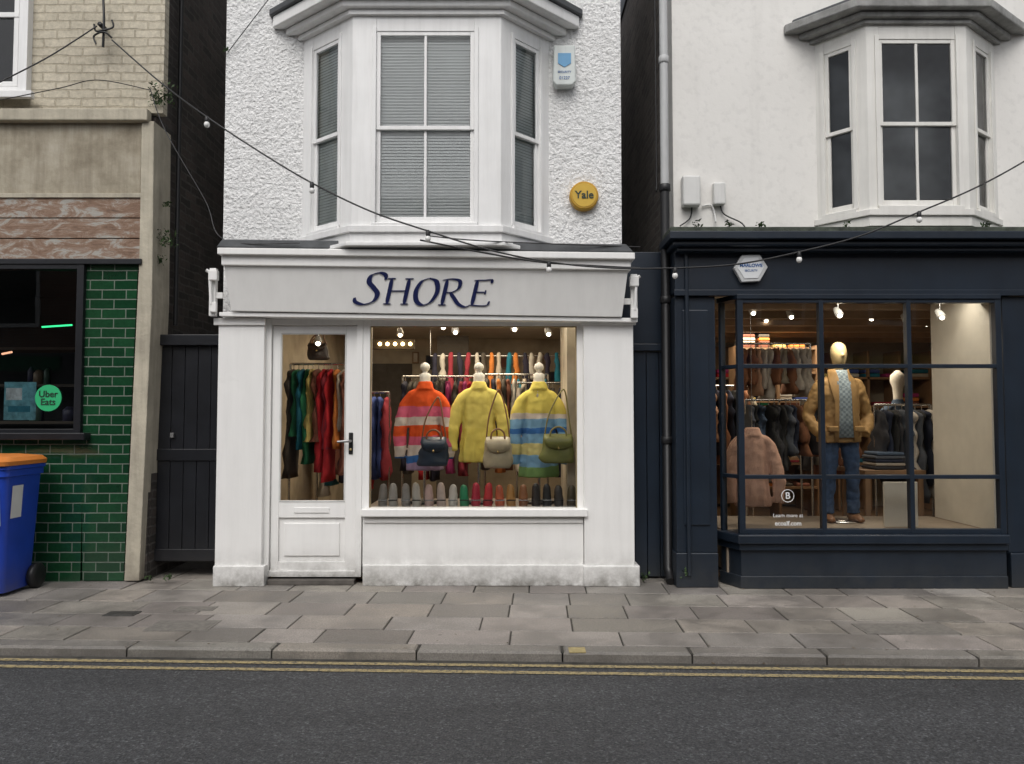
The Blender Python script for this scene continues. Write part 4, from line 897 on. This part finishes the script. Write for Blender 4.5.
tuft(684,573,-.1,.06,50); tuft(226,50,.1,.03,20)
for px in (697,730,760,880,940,985,845): tuft(px,226,-.15,.05,24,name='cornice_moss')
for px,py in ((150,579),(168,578),(690,578),(645,577)): tuft(px,py,.05,.05,30,name='pavement_weed')
v=[];f=[]
for i in range(90):
    s=random.uniform(-5,5); n_=random.choice((random.uniform(1.6,2.0),random.uniform(-.06,.2),random.uniform(.2,2))); c=KP(s,n_,.006 if n_>0 else RZ+.008)
    r=random.uniform(.006,.016); a=random.uniform(0,6.28); k=len(v)
    for j in range(4): v.append(c+Vector((math.cos(a+j*1.57)*r*(1 if j%2 else .5),math.sin(a+j*1.57)*r*(1 if j%2 else .5),random.uniform(0,.004))))
    f.append((k,k+1,k+2,k+3))
mesh('leaf_litter',v,f,M('dry_leaf',(.10,.07,.04),.8,.5,40),recalc=False)
# ---------------------------------------------------------------- opposite terrace
OP=group('brick_terrace'); y0=-11.8
BX('wall',-16,16,y0-4,y0,2.9,6.2,redbrick,OP); BX('shopfronts',-16,16,y0-4,y0+.02,0,2.9,M('opposite_shopfront',(.10,.10,.11),.5,.3,.5),OP); BX('roof',-16.2,16.2,y0-4.2,y0+.2,6.2,6.4,lead,OP)
for k in range(12):
    x=-14.5+k*2.6; BX('window_frame',x-.55,x+.55,y0+.001,y0+.05,3.5,5.2,whiteU,OP,.005); BX('window_pane',x-.46,x+.46,y0+.051,y0+.06,3.6,5.1,dark,OP)
    BX('shop_pane',x-.95,x+.95,y0+.021,y0+.04,.6,2.4,dark,OP); BX('shop_sign',x-1.1,x+1.1,y0+.021,y0+.12,2.45,2.8,palm[k%12],OP,.01)
# ---------------------------------------------------------------- light
w=bpy.data.worlds.new('World'); S.world=w; w.use_nodes=True; nt=w.node_tree
bg=nt.nodes['Background']; sky=nt.nodes.new('ShaderNodeTexSky'); sky.sky_type='NISHITA'; sky.sun_disc=False
sky.sun_elevation=math.radians(52); sky.sun_rotation=math.radians(190); sky.air_density=1.0; sky.dust_density=4; sky.ozone_density=1
hs=nt.nodes.new('ShaderNodeHueSaturation'); hs.inputs['Saturation'].default_value=.3
nt.links.new(sky.outputs[0],hs.inputs['Color']); nt.links.new(hs.outputs[0],bg.inputs[0]); bg.inputs[1].default_value=.15
sl=bpy.data.lights.new('sun','SUN'); so=bpy.data.objects.new('sun',sl); S.collection.objects.link(so)
sl.energy=1.05; sl.angle=math.radians(40); sl.color=(1,.975,.95)
so.rotation_euler=Vector((.12,.64,-.75)).to_track_quat('-Z','Y').to_euler()
S.view_settings.view_transform='Standard'; S.view_settings.look='None'; S.view_settings.exposure=0; S.view_settings.gamma=1
print('objects',len(bpy.data.objects))
